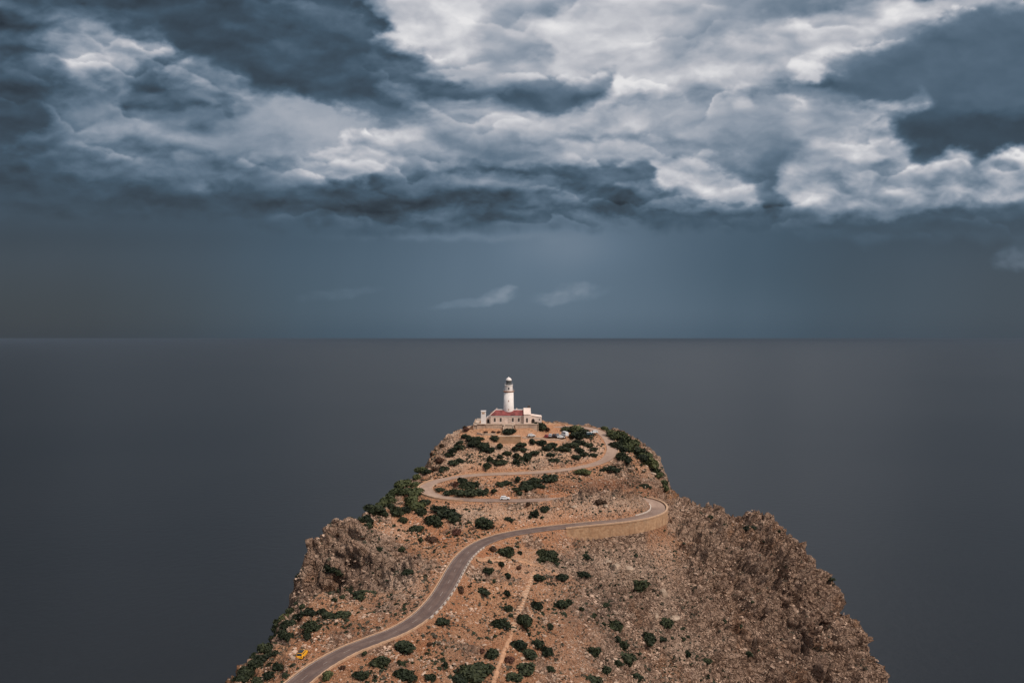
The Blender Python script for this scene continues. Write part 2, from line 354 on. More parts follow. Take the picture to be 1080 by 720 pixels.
OUTLINE = np.vstack([_eL[::-1], [[-16, 384], [-12, 398], [10, 404], [42, 406], [60, 396]], _eR, [[128, 205], [112, 120], [95, 0], [90, -260], [-90, -260], [-86, 0], [-84, 90]]])
def land_z(X, Y, detail=True):
    """terrain height, and masks, over arrays X, Y"""
    w = fbm(X/26, Y/26, 4, 201)
    sd = poly_sd(X, Y, OUTLINE)
    edge_n = (2.2+1.2*sstep(40, 90, X))*fbm(X/13, Y/13, 6, 205, .62)+1.8*(.5-worley(X/8, Y/8, 207, .16))*sstep(30, 80, X)
    z = base_z(X, Y)
    # the knoll breaks off in a low cliff towards the road
    Yc = 229+1.2*(1-2*np.abs(fbm(X/5, Y*0+1.7, 4, 291)))+.10*(X+55)
    q = Y-Yc; z = z+sstep(-76, -68, X)*sstep(-37, -46, X)*4.6*np.tanh(q/1.1)*np.exp(-(q/11)**2)
    right = sstep(52, 78, X-.10*(330-Y))*sstep(345, 320, Y)
    knoll = sstep(24, 8, np.hypot((X+50)/1.2, (Y-226)/.9))
    dr, hr, sr, side = seg_near(X, Y, RD[::2])
    mc = at(642, 531, 287); mound = np.exp(-((X-mc[0])/21)**2-((Y-mc[1])/6.5)**2)
    oc = at(660, 600, 250); crop = np.exp(-((X-oc[0])/13)**2-((Y-oc[1])/10)**2)
    z = z+3.4*mound+1.2*crop
    hw = sstep(RS[WI0]-6, RS[WI0]+8, sr)*sstep(RS[WI1]+4, RS[WI1]-16, sr)*(side > 0)
    z = z-4.6*hw*sstep(2.5, 4.0, dr)*sstep(24, 7, dr)
    out = -(sd+edge_n*sstep(14, 2, np.abs(sd)))
    rocky = np.clip(.25+.5*sstep(0, 40, X)*sstep(285, 262, Y)+.75*right+.75*knoll+.9*sstep(-9, 1, out)+.45*sstep(.1, .5, fbm(X/21, Y/21, 4, 233))+.9*mound+.9*crop, 0, 1)
    if detail:
        zs = np.clip(z-2.1*np.maximum(out, 0), 60, 260)-180  # run the rock pattern down the slope instead of stretching it
        xs = X-.8*zs*np.tanh((X-20)/45); ys = Y+.8*zs
        wx = xs+1.5*fbm(xs/7, ys/7, 3, 241); wy = ys+1.5*fbm(xs/7+9, ys/7, 3, 243)
        c1 = worley(wx/9, wy/7, 251, .16); c2 = worley(wx/3.4+.3*w, wy/2.7, 255, .16); c3 = worley(wx/1.3, wy/1.1, 257, .15)
        rid = 1-2*np.abs(fbm(wx/12, wy/16, 5, 261, .55))
        nz = .9*fbm(xs/15, ys/15, 5, 265, .5)
        far = sstep(70, 115, X)*right
        rib = 1-2*np.abs(fbm((X+.35*Y)/19, (Y-.2*X)/34, 5, 271, .55))
        n = nz+(.35+.9*rocky)*(1.7*(.5-c2)+.8*(.5-c3)+.5*(rid-.5))+(.62*right+.7*knoll)*(4.2*(.45-c1)+2.6*(rid-.5))*(1-.45*sstep(290, 312, Y)*right)+(1.0*right+2.0*far)*(rib-.5)*2.4+(1-rocky)*.3*(.5-c3)+knoll*2.2*(rid-.45)
        vx = xs+2.2*fbm(xs/9, ys/9, 3, 341); vy = ys+2.2*fbm(xs/9+5, ys/9, 3, 343)
        f1 = facets(vx/12+.3*vy/12, vy/8, 351); f2 = facets(vx/4.6, vy/3.4, 353); f3 = facets(vx/1.9, vy/1.5, 355)
        n = n+(right+.7*knoll)*(3.8*f1+1.9*f2+.8*f3)+rocky*(.9*f2+.5*f3)+(1.6*mound+2.6*crop)*(f2+.5*f3)
        n = n+.28*fbm(xs/1.0, ys/1.0, 3, 269, .6)*(.5+rocky)
        # tilted strata on the cliffs
        zz = z+n; n = n+.5*(right+knoll)*np.sin((zz+.22*X+.12*Y+1.2*w)*2*np.pi/3.1)*.8
    else: n = 0
    quiet = sstep(.8, 5, dr-2.8)
    yard = sstep(30, 20, np.hypot((X-2)/1.25, (Y-372)))
    quiet = quiet*(1-.85*yard)
    nn = 1.25*n*(.06+.94*quiet)*(1-.45*sstep(292, 310, Y)*right); z = z+nn
    # the road bench: cut and fill
    cut = hr-.10
    held = (side > 0) & (sr > RS[WI0]+1) & (sr < RS[WI1]-1)
    slope_out = np.where(held, cut-(dr-3.55)*14, cut-(dr-3.6)*1.1); slope_in = cut+(dr-3.4)*(1.7+.5*fbm(X/4, Y/4, 3, 281))
    b = sstep(9, 3.5, dr)
    zf = np.where(z < cut, np.maximum(z, np.where(dr > 3.6, slope_out, cut)), np.minimum(z, np.where(dr > 3.4, slope_in, cut)))
    z = np.where(dr < 3.5, cut-.0, zf+(n*.25*sstep(3.6, 6, dr)*(1-sstep(6, 12, dr)) if detail else 0))
    # cliffs down to the sea
    o = np.maximum(out, 0)
    z = z-2.1*o-1.4*np.maximum(o-5, 0)*sstep(0, 20, o)*.4
    if detail: z = z+np.where(out > 0, np.minimum(o, 6)/6*(3*(.45-c1)+1.5*(rid-.5)), 0)
    red = sstep(2.8, 4.2, dr)*sstep(13, 4, dr)
    return np.maximum(z, -6), dict(dr=dr, rocky=rocky, right=right, knoll=knoll, red=red, nn=nn*sstep(4, 9, dr), out=out, yard=yard, side=side)
# ================================================================== helpers
def tag(o, label=None, cat=None, group=None, kind=None):
    for k, v in (('label', label), ('category', cat), ('group', group), ('kind', kind)):
        if v: o[k] = v
    return o
def empty(name, loc=(0, 0, 0), rz=0):
    o = bpy.data.objects.new(name, None); o.location = loc; o.rotation_euler = (0, 0, rz); COL.objects.link(o); return o
def raw_mesh(name, V, Fc, mat=None, parent=None, smooth=False, mats=None, midx=None):
    """V (n,3), Fc (m,k) arrays, or a list of faces"""
    me = bpy.data.meshes.new(name)
    if isinstance(Fc, np.ndarray):
        V = np.asarray(V, np.float32); k = Fc.shape[1]
        me.vertices.add(len(V)); me.vertices.foreach_set('co', V.ravel())
        me.loops.add(Fc.size); me.loops.foreach_set('vertex_index', Fc.ravel().astype(np.int32))
        me.polygons.add(len(Fc)); me.polygons.foreach_set('loop_start', np.arange(0, Fc.size, k, dtype=np.int32))
        me.polygons.foreach_set('loop_total', np.full(len(Fc), k, np.int32))
        me.update(calc_edges=True)
    else: me.from_pydata([tuple(v) for v in V], [], Fc)
    me.polygons.foreach_set('use_smooth', np.full(len(me.polygons), smooth))
    if mats:
        for m in mats: me.materials.append(m)
        if midx is not None: me.polygons.foreach_set('material_index', np.asarray(midx, np.int32))
    elif mat: me.materials.append(mat)
    o = bpy.data.objects.new(name, me); COL.objects.link(o); o.parent = parent
    return o
class MB:
    def __init__(s): s.V = []; s.F = []
    def add(s, V, Fc):
        n = len(s.V); s.V += [tuple(v) for v in V]; s.F += [tuple(i+n for i in f) for f in Fc]; return s
    def box(s, x0, y0, z0, x1, y1, z1, b=0.0):
        V = [(x0, y0, z0), (x1, y0, z0), (x1, y1, z0), (x0, y1, z0), (x0+b, y0+b, z1), (x1-b, y0+b, z1), (x1-b, y1-b, z1), (x0+b, y1-b, z1)]
        return s.add(V, [(0, 3, 2, 1), (4, 5, 6, 7), (0, 1, 5, 4), (1, 2, 6, 5), (2, 3, 7, 6), (3, 0, 4, 7)])
    def lathe(s, prof, c=(0, 0, 0), n=24):
        V = []; Fc = []
        for r, z in prof:
            for k in range(n):
                t = 2*math.pi*k/n; V.append((c[0]+r*math.cos(t), c[1]+r*math.sin(t), c[2]+z))
        for i in range(len(prof)-1):
            for k in range(n):
                Fc.append((i*n+k, i*n+(k+1) % n, (i+1)*n+(k+1) % n, (i+1)*n+k))
        Fc.append(tuple(range(n-1, -1, -1))); Fc.append(tuple((len(prof)-1)*n+k for k in range(n)))
        return s.add(V, Fc)
    def prism(s, P, axis, a, b):                          # polygon P in the plane across `axis` swept from a to b
        f = (lambda p, t: (t, p[0], p[1])) if axis == 'x' else ((lambda p, t: (p[0], t, p[1])) if axis == 'y' else (lambda p, t: (p[0], p[1], t)))
        n = len(P); V = [f(p, a) for p in P]+[f(p, b) for p in P]
        return s.add(V, [tuple(range(n)), tuple(range(2*n-1, n-1, -1))]+[(i, i+n, (i+1) % n+n, (i+1) % n) for i in range(n)])
    def bar(s, p, q, r, n=6):
        p = np.array(p, float); q = np.array(q, float); d = q-p; L = np.linalg.norm(d)+1e-9; d /= L
        u = np.cross(d, (0, 0, 1) if abs(d[2]) < .9 else (1, 0, 0)); u /= np.linalg.norm(u); v = np.cross(d, u)
        V = [p+r*(math.cos(2*math.pi*k/n)*u+math.sin(2*math.pi*k/n)*v) for k in range(n)]+[q+r*(math.cos(2*math.pi*k/n)*u+math.sin(2*math.pi*k/n)*v) for k in range(n)]
        return s.add(V, [tuple(range(n)), tuple(range(2*n-1, n-1, -1))]+[(i, i+n, (i+1) % n+n, (i+1) % n) for i in range(n)])
    def build(s, name, mat, parent=None, smooth=False):
        o = raw_mesh(name, s.V, s.F, mat, parent, False)
        import bmesh
        bm = bmesh.new(); bm.from_mesh(o.data); bmesh.ops.recalc_face_normals(bm, faces=bm.faces); bm.to_mesh(o.data); bm.free()
        if smooth:
            o.data.polygons.foreach_set('use_smooth', np.array([len(p.vertices) == 4 for p in o.data.polygons]))
        return o
# ------------------------------------------------------------------ materials
def new_mat(name, rough=.8):
    m = bpy.data.materials.new(name); m.use_nodes = True; b = m.node_tree.nodes['Principled BSDF']
    b.inputs['Roughness'].default_value = rough; b.inputs['Specular IOR Level'].default_value = .25
    return m, m.node_tree, b
def N(nt, t, **kw):
    n = nt.nodes.new(t)
    for k, v in kw.items(): setattr(n, k, v)
    return n
def math_n(nt, op, a, b=None, clamp=False):
    n = N(nt, 'ShaderNodeMath', operation=op, use_clamp=clamp)
    for i, v in enumerate((a, b)):
        if v is None: continue
        if isinstance(v, (int, float)): n.inputs[i].default_value = v
        else: nt.links.new(v, n.inputs[i])
    return n.outputs[0]
def ramp(nt, x, a, b):
    n = N(nt, 'ShaderNodeMapRange'); n.interpolation_type = 'SMOOTHSTEP'; nt.links.new(x, n.inputs[0]); n.inputs[1].default_value = a; n.inputs[2].default_value = b
    return n.outputs[0]
def mixc(nt, f, a, b):
    n = N(nt, 'ShaderNodeMix', data_type='RGBA')
    for s, v in ((n.inputs[0], f), (n.inputs[6], a), (n.inputs[7], b)):
        if isinstance(v, (int, float)): s.default_value = v
        elif isinstance(v, tuple): s.default_value = (*v, 1)
        else: nt.links.new(v, s)
    return n.outputs[2]
def noise(nt, co, scale, detail=5, rough=.55, out=0):
    n = N(nt, 'ShaderNodeTexNoise'); n.inputs['Scale'].default_value = scale; n.inputs['Detail'].default_value = detail; n.inputs['Roughness'].default_value = rough
    nt.links.new(co, n.inputs['Vector']); return n.outputs[out]
def attr(nt, name):
    n = N(nt, 'ShaderNodeAttribute'); n.attribute_name = name; return n.outputs['Fac']
def plain(name, c, rough=.7, var=.15, scale=2.5, bump=0, metal=0):
    m, nt, b = new_mat(name, rough)
    co = N(nt, 'ShaderNodeTexCoord').outputs['Object']
    n = noise(nt, co, scale, 6, .6)
    nt.links.new(mixc(nt, ramp(nt, n, .3, .7), tuple(x*(1-var) for x in c), tuple(min(1, x*(1+var)) for x in c)), b.inputs['Base Color'])
    b.inputs['Metallic'].default_value = metal
    if bump:
        bp = N(nt, 'ShaderNodeBump'); bp.inputs['Strength'].default_value = bump; bp.inputs['Distance'].default_value = .1
        nt.links.new(noise(nt, co, scale*4, 5, .6), bp.inputs['Height']); nt.links.new(bp.outputs[0], b.inputs['Normal'])
    return m
def ground_mat():
    m, nt, b = new_mat('stony_ground', .95); b.inputs['Specular IOR Level'].default_value = .1
    co = N(nt, 'ShaderNodeTexCoord').outputs['Object']
    big = noise(nt, co, .045, 4, .6); mid = noise(nt, co, .35, 5, .65); fine = noise(nt, co, 1.5, 6, .72); grit = noise(nt, co, 5, 4, .7)
    v = N(nt, 'ShaderNodeTexVoronoi'); v.inputs['Scale'].default_value = 1.1; v.inputs['Randomness'].default_value = 1
    wv = N(nt, 'ShaderNodeVectorMath', operation='MULTIPLY_ADD'); nz = N(nt, 'ShaderNodeTexNoise'); nz.inputs['Scale'].default_value = .8; nt.links.new(co, nz.inputs['Vector'])
    nt.links.new(nz.outputs['Color'], wv.inputs[0]); wv.inputs[1].default_value = (1.6, 1.6, 1.6); nt.links.new(co, wv.inputs[2]); nt.links.new(wv.outputs[0], v.inputs['Vector'])
    soil = mixc(nt, ramp(nt, mid, .3, .7), (.46, .24, .14), (.58, .36, .23))
    soil = mixc(nt, ramp(nt, fine, .52, .66), soil, (.64, .46, .32))
    soil = mixc(nt, ramp(nt, noise(nt, co, 2.3, 5, .7), .54, .62), soil, (.20, .115, .075))
    red = mixc(nt, ramp(nt, fine, .3, .7), (.34, .13, .065), (.52, .25, .13))
    soil = mixc(nt, math_n(nt, 'MULTIPLY', attr(nt, 'red'), ramp(nt, mid, .25, .6)), soil, red)
    rock = mixc(nt, ramp(nt, mid, .35, .68), (.30, .215, .17), (.56, .42, .33))
    vc = N(nt, 'ShaderNodeSeparateColor'); nt.links.new(v.outputs['Color'], vc.inputs[0])
    rock = mixc(nt, ramp(nt, vc.outputs[0], .45, .9), rock, (.62, .47, .37))
    rock = mixc(nt, ramp(nt, vc.outputs[1], .70, .95), rock, (.17, .115, .085))
    rock = mixc(nt, ramp(nt, big, .5, .7), rock, mixc(nt, ramp(nt, fine, .3, .7), (.34, .18, .10), (.50, .30, .18)))
    def cracks(sc, w0, w1):
        e = N(nt, 'ShaderNodeTexVoronoi', feature='DISTANCE_TO_EDGE'); e.inputs['Scale'].default_value = sc; nt.links.new(wv.outputs[0], e.inputs['Vector']); return ramp(nt, e.outputs['Distance'], w0, w1)
    def plates(sc):
        e = N(nt, 'ShaderNodeTexVoronoi'); e.inputs['Scale'].default_value = sc; nt.links.new(wv.outputs[0], e.inputs['Vector']); s_ = N(nt, 'ShaderNodeSeparateColor'); nt.links.new(e.outputs['Color'], s_.inputs[0]); return s_.outputs[2]
    rock = mixc(nt, math_n(nt, 'MULTIPLY', ramp(nt, plates(.42), .62, .80), .65), rock, (.60, .46, .365))
    rock = mixc(nt, math_n(nt, 'MULTIPLY', ramp(nt, plates(.9), .70, .80), .6), rock, (.17, .115, .09))
    rock = mixc(nt, cracks(.42, .0, .09), mixc(nt, .55, rock, (.09, .06, .045)), rock)
    rock = mixc(nt, cracks(1.0, .0, .14), mixc(nt, .5, rock, (.10, .065, .05)), rock)
    f = math_n(nt, 'ADD', attr(nt, 'rocky'), math_n(nt, 'MULTIPLY', math_n(nt, 'SUBTRACT', fine, .5), 1.6))
    c = mixc(nt, ramp(nt, f, .35, .75), soil, rock)
    g = math_n(nt, 'MULTIPLY', attr(nt, 'grey'), ramp(nt, mid, .2, .6))
    c = mixc(nt, g, c, mixc(nt, ramp(nt, fine, .35, .65), (.15, .115, .10), (.33, .27, .235)))
    p = math_n(nt, 'MULTIPLY', attr(nt, 'pale'), ramp(nt, fine, .32, .52))
    cf = mixc(nt, ramp(nt, fine, .35, .65), (.17, .085, .055), (.30, .165, .105))
    stv = N(nt, 'ShaderNodeMapping'); stv.inputs['Scale'].default_value = (.7, .7, .12); nt.links.new(co, stv.inputs[0])
    cf = mixc(nt, ramp(nt, noise(nt, stv.outputs[0], 1, 5, .65), .5, .7), cf, (.13, .085, .07))
    c = mixc(nt, attr(nt, 'cutface'), c, cf)
    c = mixc(nt, p, c, mixc(nt, ramp(nt, grit, .3, .6), (.42, .32, .26), (.68, .55, .45)))
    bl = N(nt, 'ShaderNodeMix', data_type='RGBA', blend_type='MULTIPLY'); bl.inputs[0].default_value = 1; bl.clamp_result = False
    nt.links.new(c, bl.inputs[6]); nt.links.new(mixc(nt, attr(nt, 'painted_light'), (1.16, 1.05, .97), (1.52, 1.36, 1.22)), bl.inputs[7]); c = bl.outputs[2]  # lifts the ground colour where brighter light is painted in
    dk = N(nt, 'ShaderNodeMix', data_type='RGBA', blend_type='MULTIPLY'); dk.inputs[0].default_value = 1
    nt.links.new(c, dk.inputs[6]); nt.links.new(mixc(nt, ramp(nt, grit, .34, .52), (.36, .30, .27), (1, 1, 1)), dk.inputs[7])
    nt.links.new(dk.outputs[2], b.inputs['Base Color'])
    h = math_n(nt, 'ADD', math_n(nt, 'MULTIPLY', fine, .7), math_n(nt, 'MULTIPLY', grit, .3))
    h = math_n(nt, 'SUBTRACT', h, math_n(nt, 'MULTIPLY', v.outputs['Distance'], .35))
    h = math_n(nt, 'ADD', h, math_n(nt, 'MULTIPLY', math_n(nt, 'MULTIPLY', cracks(.42, .0, .16), attr(nt, 'rocky')), .4))
    h = math_n(nt, 'ADD', h, math_n(nt, 'MULTIPLY', math_n(nt, 'MULTIPLY', plates(.9), attr(nt, 'rocky')), .3))
    bp = N(nt, 'ShaderNodeBump'); bp.inputs['Strength'].default_value = 1; bp.inputs['Distance'].default_value = 1.8
    nt.links.new(h, bp.inputs['Height']); nt.links.new(bp.outputs[0], b.inputs['Normal'])
    return m
def stone_wall_mat(name, a, b_, sc=1.2, mortar=(.30, .20, .13)):
    m, nt, b = new_mat(name, .9); co = N(nt, 'ShaderNodeTexCoord').outputs['Object']
    v = N(nt, 'ShaderNodeTexVoronoi'); v.inputs['Scale'].default_value = sc; nt.links.new(co, v.inputs['Vector'])
    s = N(nt, 'ShaderNodeSeparateColor'); nt.links.new(v.outputs['Color'], s.inputs[0])
    c = mixc(nt, s.outputs[0], a, b_)
    big = noise(nt, co, .12, 4, .6)
    c = mixc(nt, ramp(nt, big, .5, .75), c, mortar)
    st = N(nt, 'ShaderNodeMapping'); st.inputs['Scale'].default_value = (.9, .9, .06); nt.links.new(co, st.inputs[0])
    c = mixc(nt, math_n(nt, 'MULTIPLY', ramp(nt, noise(nt, st.outputs[0], 1, 4, .6), .58, .75), .55), c, tuple(x*.55 for x in a))
    nt.links.new(c, b.inputs['Base Color'])
    bp = N(nt, 'ShaderNodeBump'); bp.inputs['Strength'].default_value = .6; bp.inputs['Distance'].default_value = .15
    nt.links.new(v.outputs['Distance'], bp.inputs['Height']); bp.invert = True; nt.links.new(bp.outputs[0], b.inputs['Normal'])
    return m
def asphalt_mat():
    m, nt, b = new_mat('worn_asphalt', .85); co = N(nt, 'ShaderNodeTexCoord').outputs['Object']
    a = attr(nt, 'across'); w = attr(nt, 'worn')
    n1 = noise(nt, co, .25, 5, .6); n2 = noise(nt, co, 6, 4, .7)
    c = mixc(nt, ramp(nt, n1, .35, .65), (.105, .066, .054), (.150, .100, .082))
    trk = math_n(nt, 'ABSOLUTE', math_n(nt, 'SUBTRACT', math_n(nt, 'ABSOLUTE', a), .45))
    c = mixc(nt, math_n(nt, 'MULTIPLY', ramp(nt, trk, .16, .03), .45), c, (.07, .052, .050))
    c = mixc(nt, math_n(nt, 'MULTIPLY', ramp(nt, n2, .45, .7), .25), c, (.27, .22, .2))
    c = mixc(nt, math_n(nt, 'MULTIPLY', w, .82), c, mixc(nt, ramp(nt, n1, .3, .7), (.33, .22, .165), (.44, .31, .235)))
    nt.links.new(c, b.inputs['Base Color'])
    return m
def leaf_mat(name, a, b_):
    m, nt, b = new_mat(name, .7)
    co = N(nt, 'ShaderNodeTexCoord').outputs['Object']; oi = N(nt, 'ShaderNodeObjectInfo').outputs['Random']
    n = noise(nt, co, 3.2, 4, .7)
    c = mixc(nt, ramp(nt, n, .35, .65), a, b_)
    hs = N(nt, 'ShaderNodeHueSaturation'); nt.links.new(c, hs.inputs['Color']); nt.links.new(math_n(nt, 'ADD', math_n(nt, 'MULTIPLY', oi, .7), .6), hs.inputs['Value'])
    nt.links.new(math_n(nt, 'ADD', math_n(nt, 'MULTIPLY', oi, -.04), .52), hs.inputs['Hue'])
    nt.links.new(hs.outputs[0], b.inputs['Base Color'])
    return m
def sea_mat():
    m, nt, b = new_mat('deep_sea_water', .36); b.inputs['IOR'].default_value = 1.33; b.inputs['Specular IOR Level'].default_value = .5
    co = N(nt, 'ShaderNodeTexCoord').outputs['Object']
    n = noise(nt, co, .0009, 5, .6)
    nt.links.new(mixc(nt, ramp(nt, n, .35, .65), (.013, .015, .018), (.017, .019, .022)), b.inputs['Base Color'])
    n2 = noise(nt, co, .09, 4, .6)
    bp = N(nt, 'ShaderNodeBump'); bp.inputs['Strength'].default_value = .35; bp.inputs['Distance'].default_value = 1.2
    nt.links.new(n2, bp.inputs['Height']); nt.links.new(bp.outputs[0], b.inputs['Normal'])
    return m
M = dict(ground=ground_mat(), road=asphalt_mat(), sea=sea_mat(),
         wall=stone_wall_mat('tan_masonry', (.36, .205, .115), (.47, .295, .175), .9),
         terrace=stone_wall_mat('terrace_masonry', (.42, .29, .21), (.58, .43, .32), 1.6, (.34, .25, .20)),
         white=plain('white_render', (.80, .74, .70), .7, .05, .7), pinkwhite=plain('weathered_render', (.74, .60, .52), .8, .10, .6),
         stonefront=stone_wall_mat('pale_stone_front', (.56, .43, .36), (.68, .55, .47), 1.8, (.46, .36, .31)),
         tile=plain('red_roof_tile', (.20, .052, .048), .8, .45, .35, .4), ochre=plain('brown_cornice', (.38, .22, .15), .8, .1),
         dark=plain('dark_opening', (.03, .026, .025), .5, .1), glass=plain('lantern_glass', (.06, .07, .075), .12, .1), iron=plain('painted_iron', (.20, .18, .17), .5, .1),
         shutter=plain('wooden_shutter', (.07, .06, .055), .6, .1), paintline=plain('road_paint', (.34, .29, .26), .7, .3, 1.5),
         kerb=plain('whitewashed_kerb', (.54, .46, .39), .8, .15, 2), curb=plain('sandy_kerb', (.48, .31, .20), .85, .15, 1.2), paving=plain('pale_paving', (.50, .38, .29), .85, .12, .5, .2),
         rubble=plain('limestone_rubble', (.44, .31, .23), .9, .35, .16, .5), boulder=plain('pale_limestone', (.36, .27, .20), .9, .35, .35, 1.0),
         dirt=plain('trodden_dirt', (.44, .25, .15), .95, .18, .8, .4), tread=plain('stone_tread', (.55, .38, .26), .9, .15, 1.2),
         leaf=leaf_mat('evergreen_leaves', (.014, .020, .010), (.040, .050, .022)), olive=leaf_mat('olive_leaves', (.040, .052, .020), (.085, .095, .038)),
         dry=leaf_mat('dry_scrub_leaves', (.055, .048, .035), (.14, .115, .08)), rust=leaf_mat('rusty_leaves', (.06, .028, .018), (.11, .055, .03)), wood=plain('shrub_wood', (.10, .07, .05), .9, .2),
         rubber=plain('tyre_rubber', (.02, .02, .02), .8, .1), hub=plain('wheel_hub', (.35, .35, .36), .4, .1, metal=.7),
         carglass=plain('car_glass', (.02, .025, .03), .08, .05), lamp=plain('lamp_lens', (.7, .7, .68), .2, .05), tail=plain('tail_lens', (.35, .02, .015), .25, .05))
# ================================================================== terrain
def build_terrain():
    def grade(lo, a, b, hi, h):
        g = [a]; s = h
        while g[0] > lo: s *= 1.16; g.insert(0, g[0]-s)
        g += list(np.arange(a+h, b, h)); s = h
        while g[-1] < hi: s *= 1.16; g.append(g[-1]+s)
        return np.array(g)
    gx = grade(-420, -112, 158, 460, .42); gy = grade(-330, 146, 398, 560, .42)
    gy = np.concatenate([gy[gy < 146], np.arange(146, 250, .34), np.arange(250, 398, .42), gy[gy >= 398]])
    X, Y = np.meshgrid(gx, gy)
    Z, k = land_z(X, Y)
    # push the rock relief out along the slope's own normal, then read the heights back onto the grid
    Zs = Z-k['nn']; dzx = np.clip(np.gradient(Zs, gx, axis=1), -2.2, 2.2); dzy = np.clip(np.gradient(Zs, gy, axis=0), -2.2, 2.2)
    for _ in range(3):
        for g_ in (dzx, dzy): g_[1:-1, 1:-1] = (g_[1:-1, 1:-1]*2+g_[:-2, 1:-1]+g_[2:, 1:-1]+g_[1:-1, :-2]+g_[1:-1, 2:])/6
    n2 = 1/(1+dzx**2+dzy**2); DX = -k['nn']*dzx*n2; DY = -k['nn']*dzy*n2; Zd = Zs+k['nn']*n2
    XX, YY = X+DX, Y+DY
    nx, ny = len(gx), len(gy)
    V = np.stack([XX, YY, Zd], -1).reshape(-1, 3)
    i = np.arange(nx*ny).reshape(ny, nx)
    Q = np.stack([i[:-1, :-1], i[:-1, 1:], i[1:, 1:], i[1:, :-1]], -1).reshape(-1, 4)
    keep = V[Q, 2].max(1) > -5.5
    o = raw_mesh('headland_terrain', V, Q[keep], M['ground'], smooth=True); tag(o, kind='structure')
    px = 540+720*X/np.maximum(Y, 50); py = 357+720*(H0-Z)/np.maximum(Y, 50)
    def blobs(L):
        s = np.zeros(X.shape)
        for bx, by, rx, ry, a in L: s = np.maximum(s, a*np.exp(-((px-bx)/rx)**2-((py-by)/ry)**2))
        return s
    red = np.maximum(k['red']*.38, blobs([(445, 548, 28, 16, .9), (470, 566, 16, 12, 1), (510, 585, 18, 8, 1), (590, 520, 60, 9, .8), (440, 508, 12, 8, 1), (430, 590, 16, 10, .5), (330, 672, 18, 12, .7), (400, 690, 30, 12, .7), (450, 680, 16, 8, .8), (560, 500, 60, 6, .5), (590, 608, 40, 6, .8), (685, 520, 14, 8, 1), (660, 640, 18, 30, .5), (600, 560, 60, 3, .6), (430, 715, 20, 12, .8), (700, 505, 14, 10, .8), (560, 690, 80, 30, .35), (790, 640, 16, 14, .6), (812, 640, 12, 10, .6)]))
    pale = blobs([(660, 600, 30, 16, 1), (375, 575, 30, 14, .7), (350, 600, 20, 16, .4), (640, 531, 50, 9, .85), (640, 590, 20, 12, .7), (700, 640, 12, 22, .6), (425, 612, 22, 18, .8), (400, 585, 14, 14, .7), (630, 535, 34, 8, .8), (545, 480, 70, 16, .75), (620, 475, 30, 12, .9), (500, 540, 50, 9, .7), (560, 543, 40, 7, .5), (480, 485, 25, 14, .7), (580, 600, 60, 14, .45), (700, 590, 25, 25, .5), (740, 570, 30, 20, .35), (480, 470, 30, 12, .5), (695, 495, 16, 16, .6), (420, 560, 14, 10, .4), (720, 680, 30, 12, .5), (600, 695, 30, 20, .25)])
    grey = np.maximum(blobs([(620, 640, 40, 20, .75), (350, 600, 26, 22, .55), (410, 640, 26, 10, .7), (850, 680, 40, 40, .45), (440, 640, 14, 14, .5), (600, 590, 20, 8, .5), (800, 590, 30, 20, .3), (385, 600, 20, 16, .7), (490, 690, 20, 20, .4), (620, 512, 25, 7, .5)]), 0)
    cutf = blobs([(645, 511, 42, 8, .85), (590, 513, 40, 6, .6), (600, 488.5, 40, 3.5, .75), (520, 496, 50, 2.5, .4), (372, 600, 30, 11, .10), (690, 518, 12, 8, .4), (380, 662, 50, 9, .35), (860, 665, 20, 26, .15)])*sstep(3.2, 4.5, k['dr'])
    for nme, arr in (('cutface', cutf), ('painted_light', blobs([(540, 480, 120, 40, 1), (470, 545, 90, 26, .8), (610, 550, 110, 40, .7), (540, 600, 90, 50, .45)])), ('rocky', k['rocky']*(1-.8*k['yard'])), ('red', red), ('pale', pale*sstep(3, 5, k['dr'])), ('grey', grey)):  # summit and centre blobs paint stronger light into the ground colour
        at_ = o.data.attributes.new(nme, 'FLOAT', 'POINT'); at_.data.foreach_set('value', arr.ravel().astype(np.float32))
    return gx, gy, Zd, DX, DY, k
GX, GY, GZ, _DX, _DY, KM = build_terrain()
def bil(A, x, y):
    i = np.clip(np.searchsorted(GX, x)-1, 0, len(GX)-2); j = np.clip(np.searchsorted(GY, y)-1, 0, len(GY)-2)
    u = np.clip((x-GX[i])/(GX[i+1]-GX[i]), 0, 1); v = np.clip((y-GY[j])/(GY[j+1]-GY[j]), 0, 1)
    return A[j, i]*(1-u)*(1-v)+A[j, i+1]*u*(1-v)+A[j+1, i]*(1-u)*v+A[j+1, i+1]*u*v
_X, _Y = np.meshgrid(GX, GY); _a, _b = _X, _Y
for _ in range(3): _a, _b = _X-bil(_DX, _a.ravel(), _b.ravel()).reshape(_X.shape), _Y-bil(_DY, _a.ravel(), _b.ravel()).reshape(_X.shape)
GZ = bil(GZ, _a.ravel(), _b.ravel()).reshape(_X.shape)
def gz(x, y): return float(bil(GZ, np.array([x]), np.array([y]))[0])
_D = np.arange(140, 400, .25)
def hit(px, py):                                         # where the sight line through this point of the photo meets the land
    for dx in range(0, 12):
        q = px+(dx if px < 540 else -dx)*1.0
        x = (q-540)*_D/F; z = H0-(py-357)*_D/F
        g = bil(GZ, x, _D); w = np.where(z < g)[0]
        if len(w): return np.array([x[w[0]], _D[w[0]], g[w[0]]])
    return np.array([x[400], _D[400], g[400]])
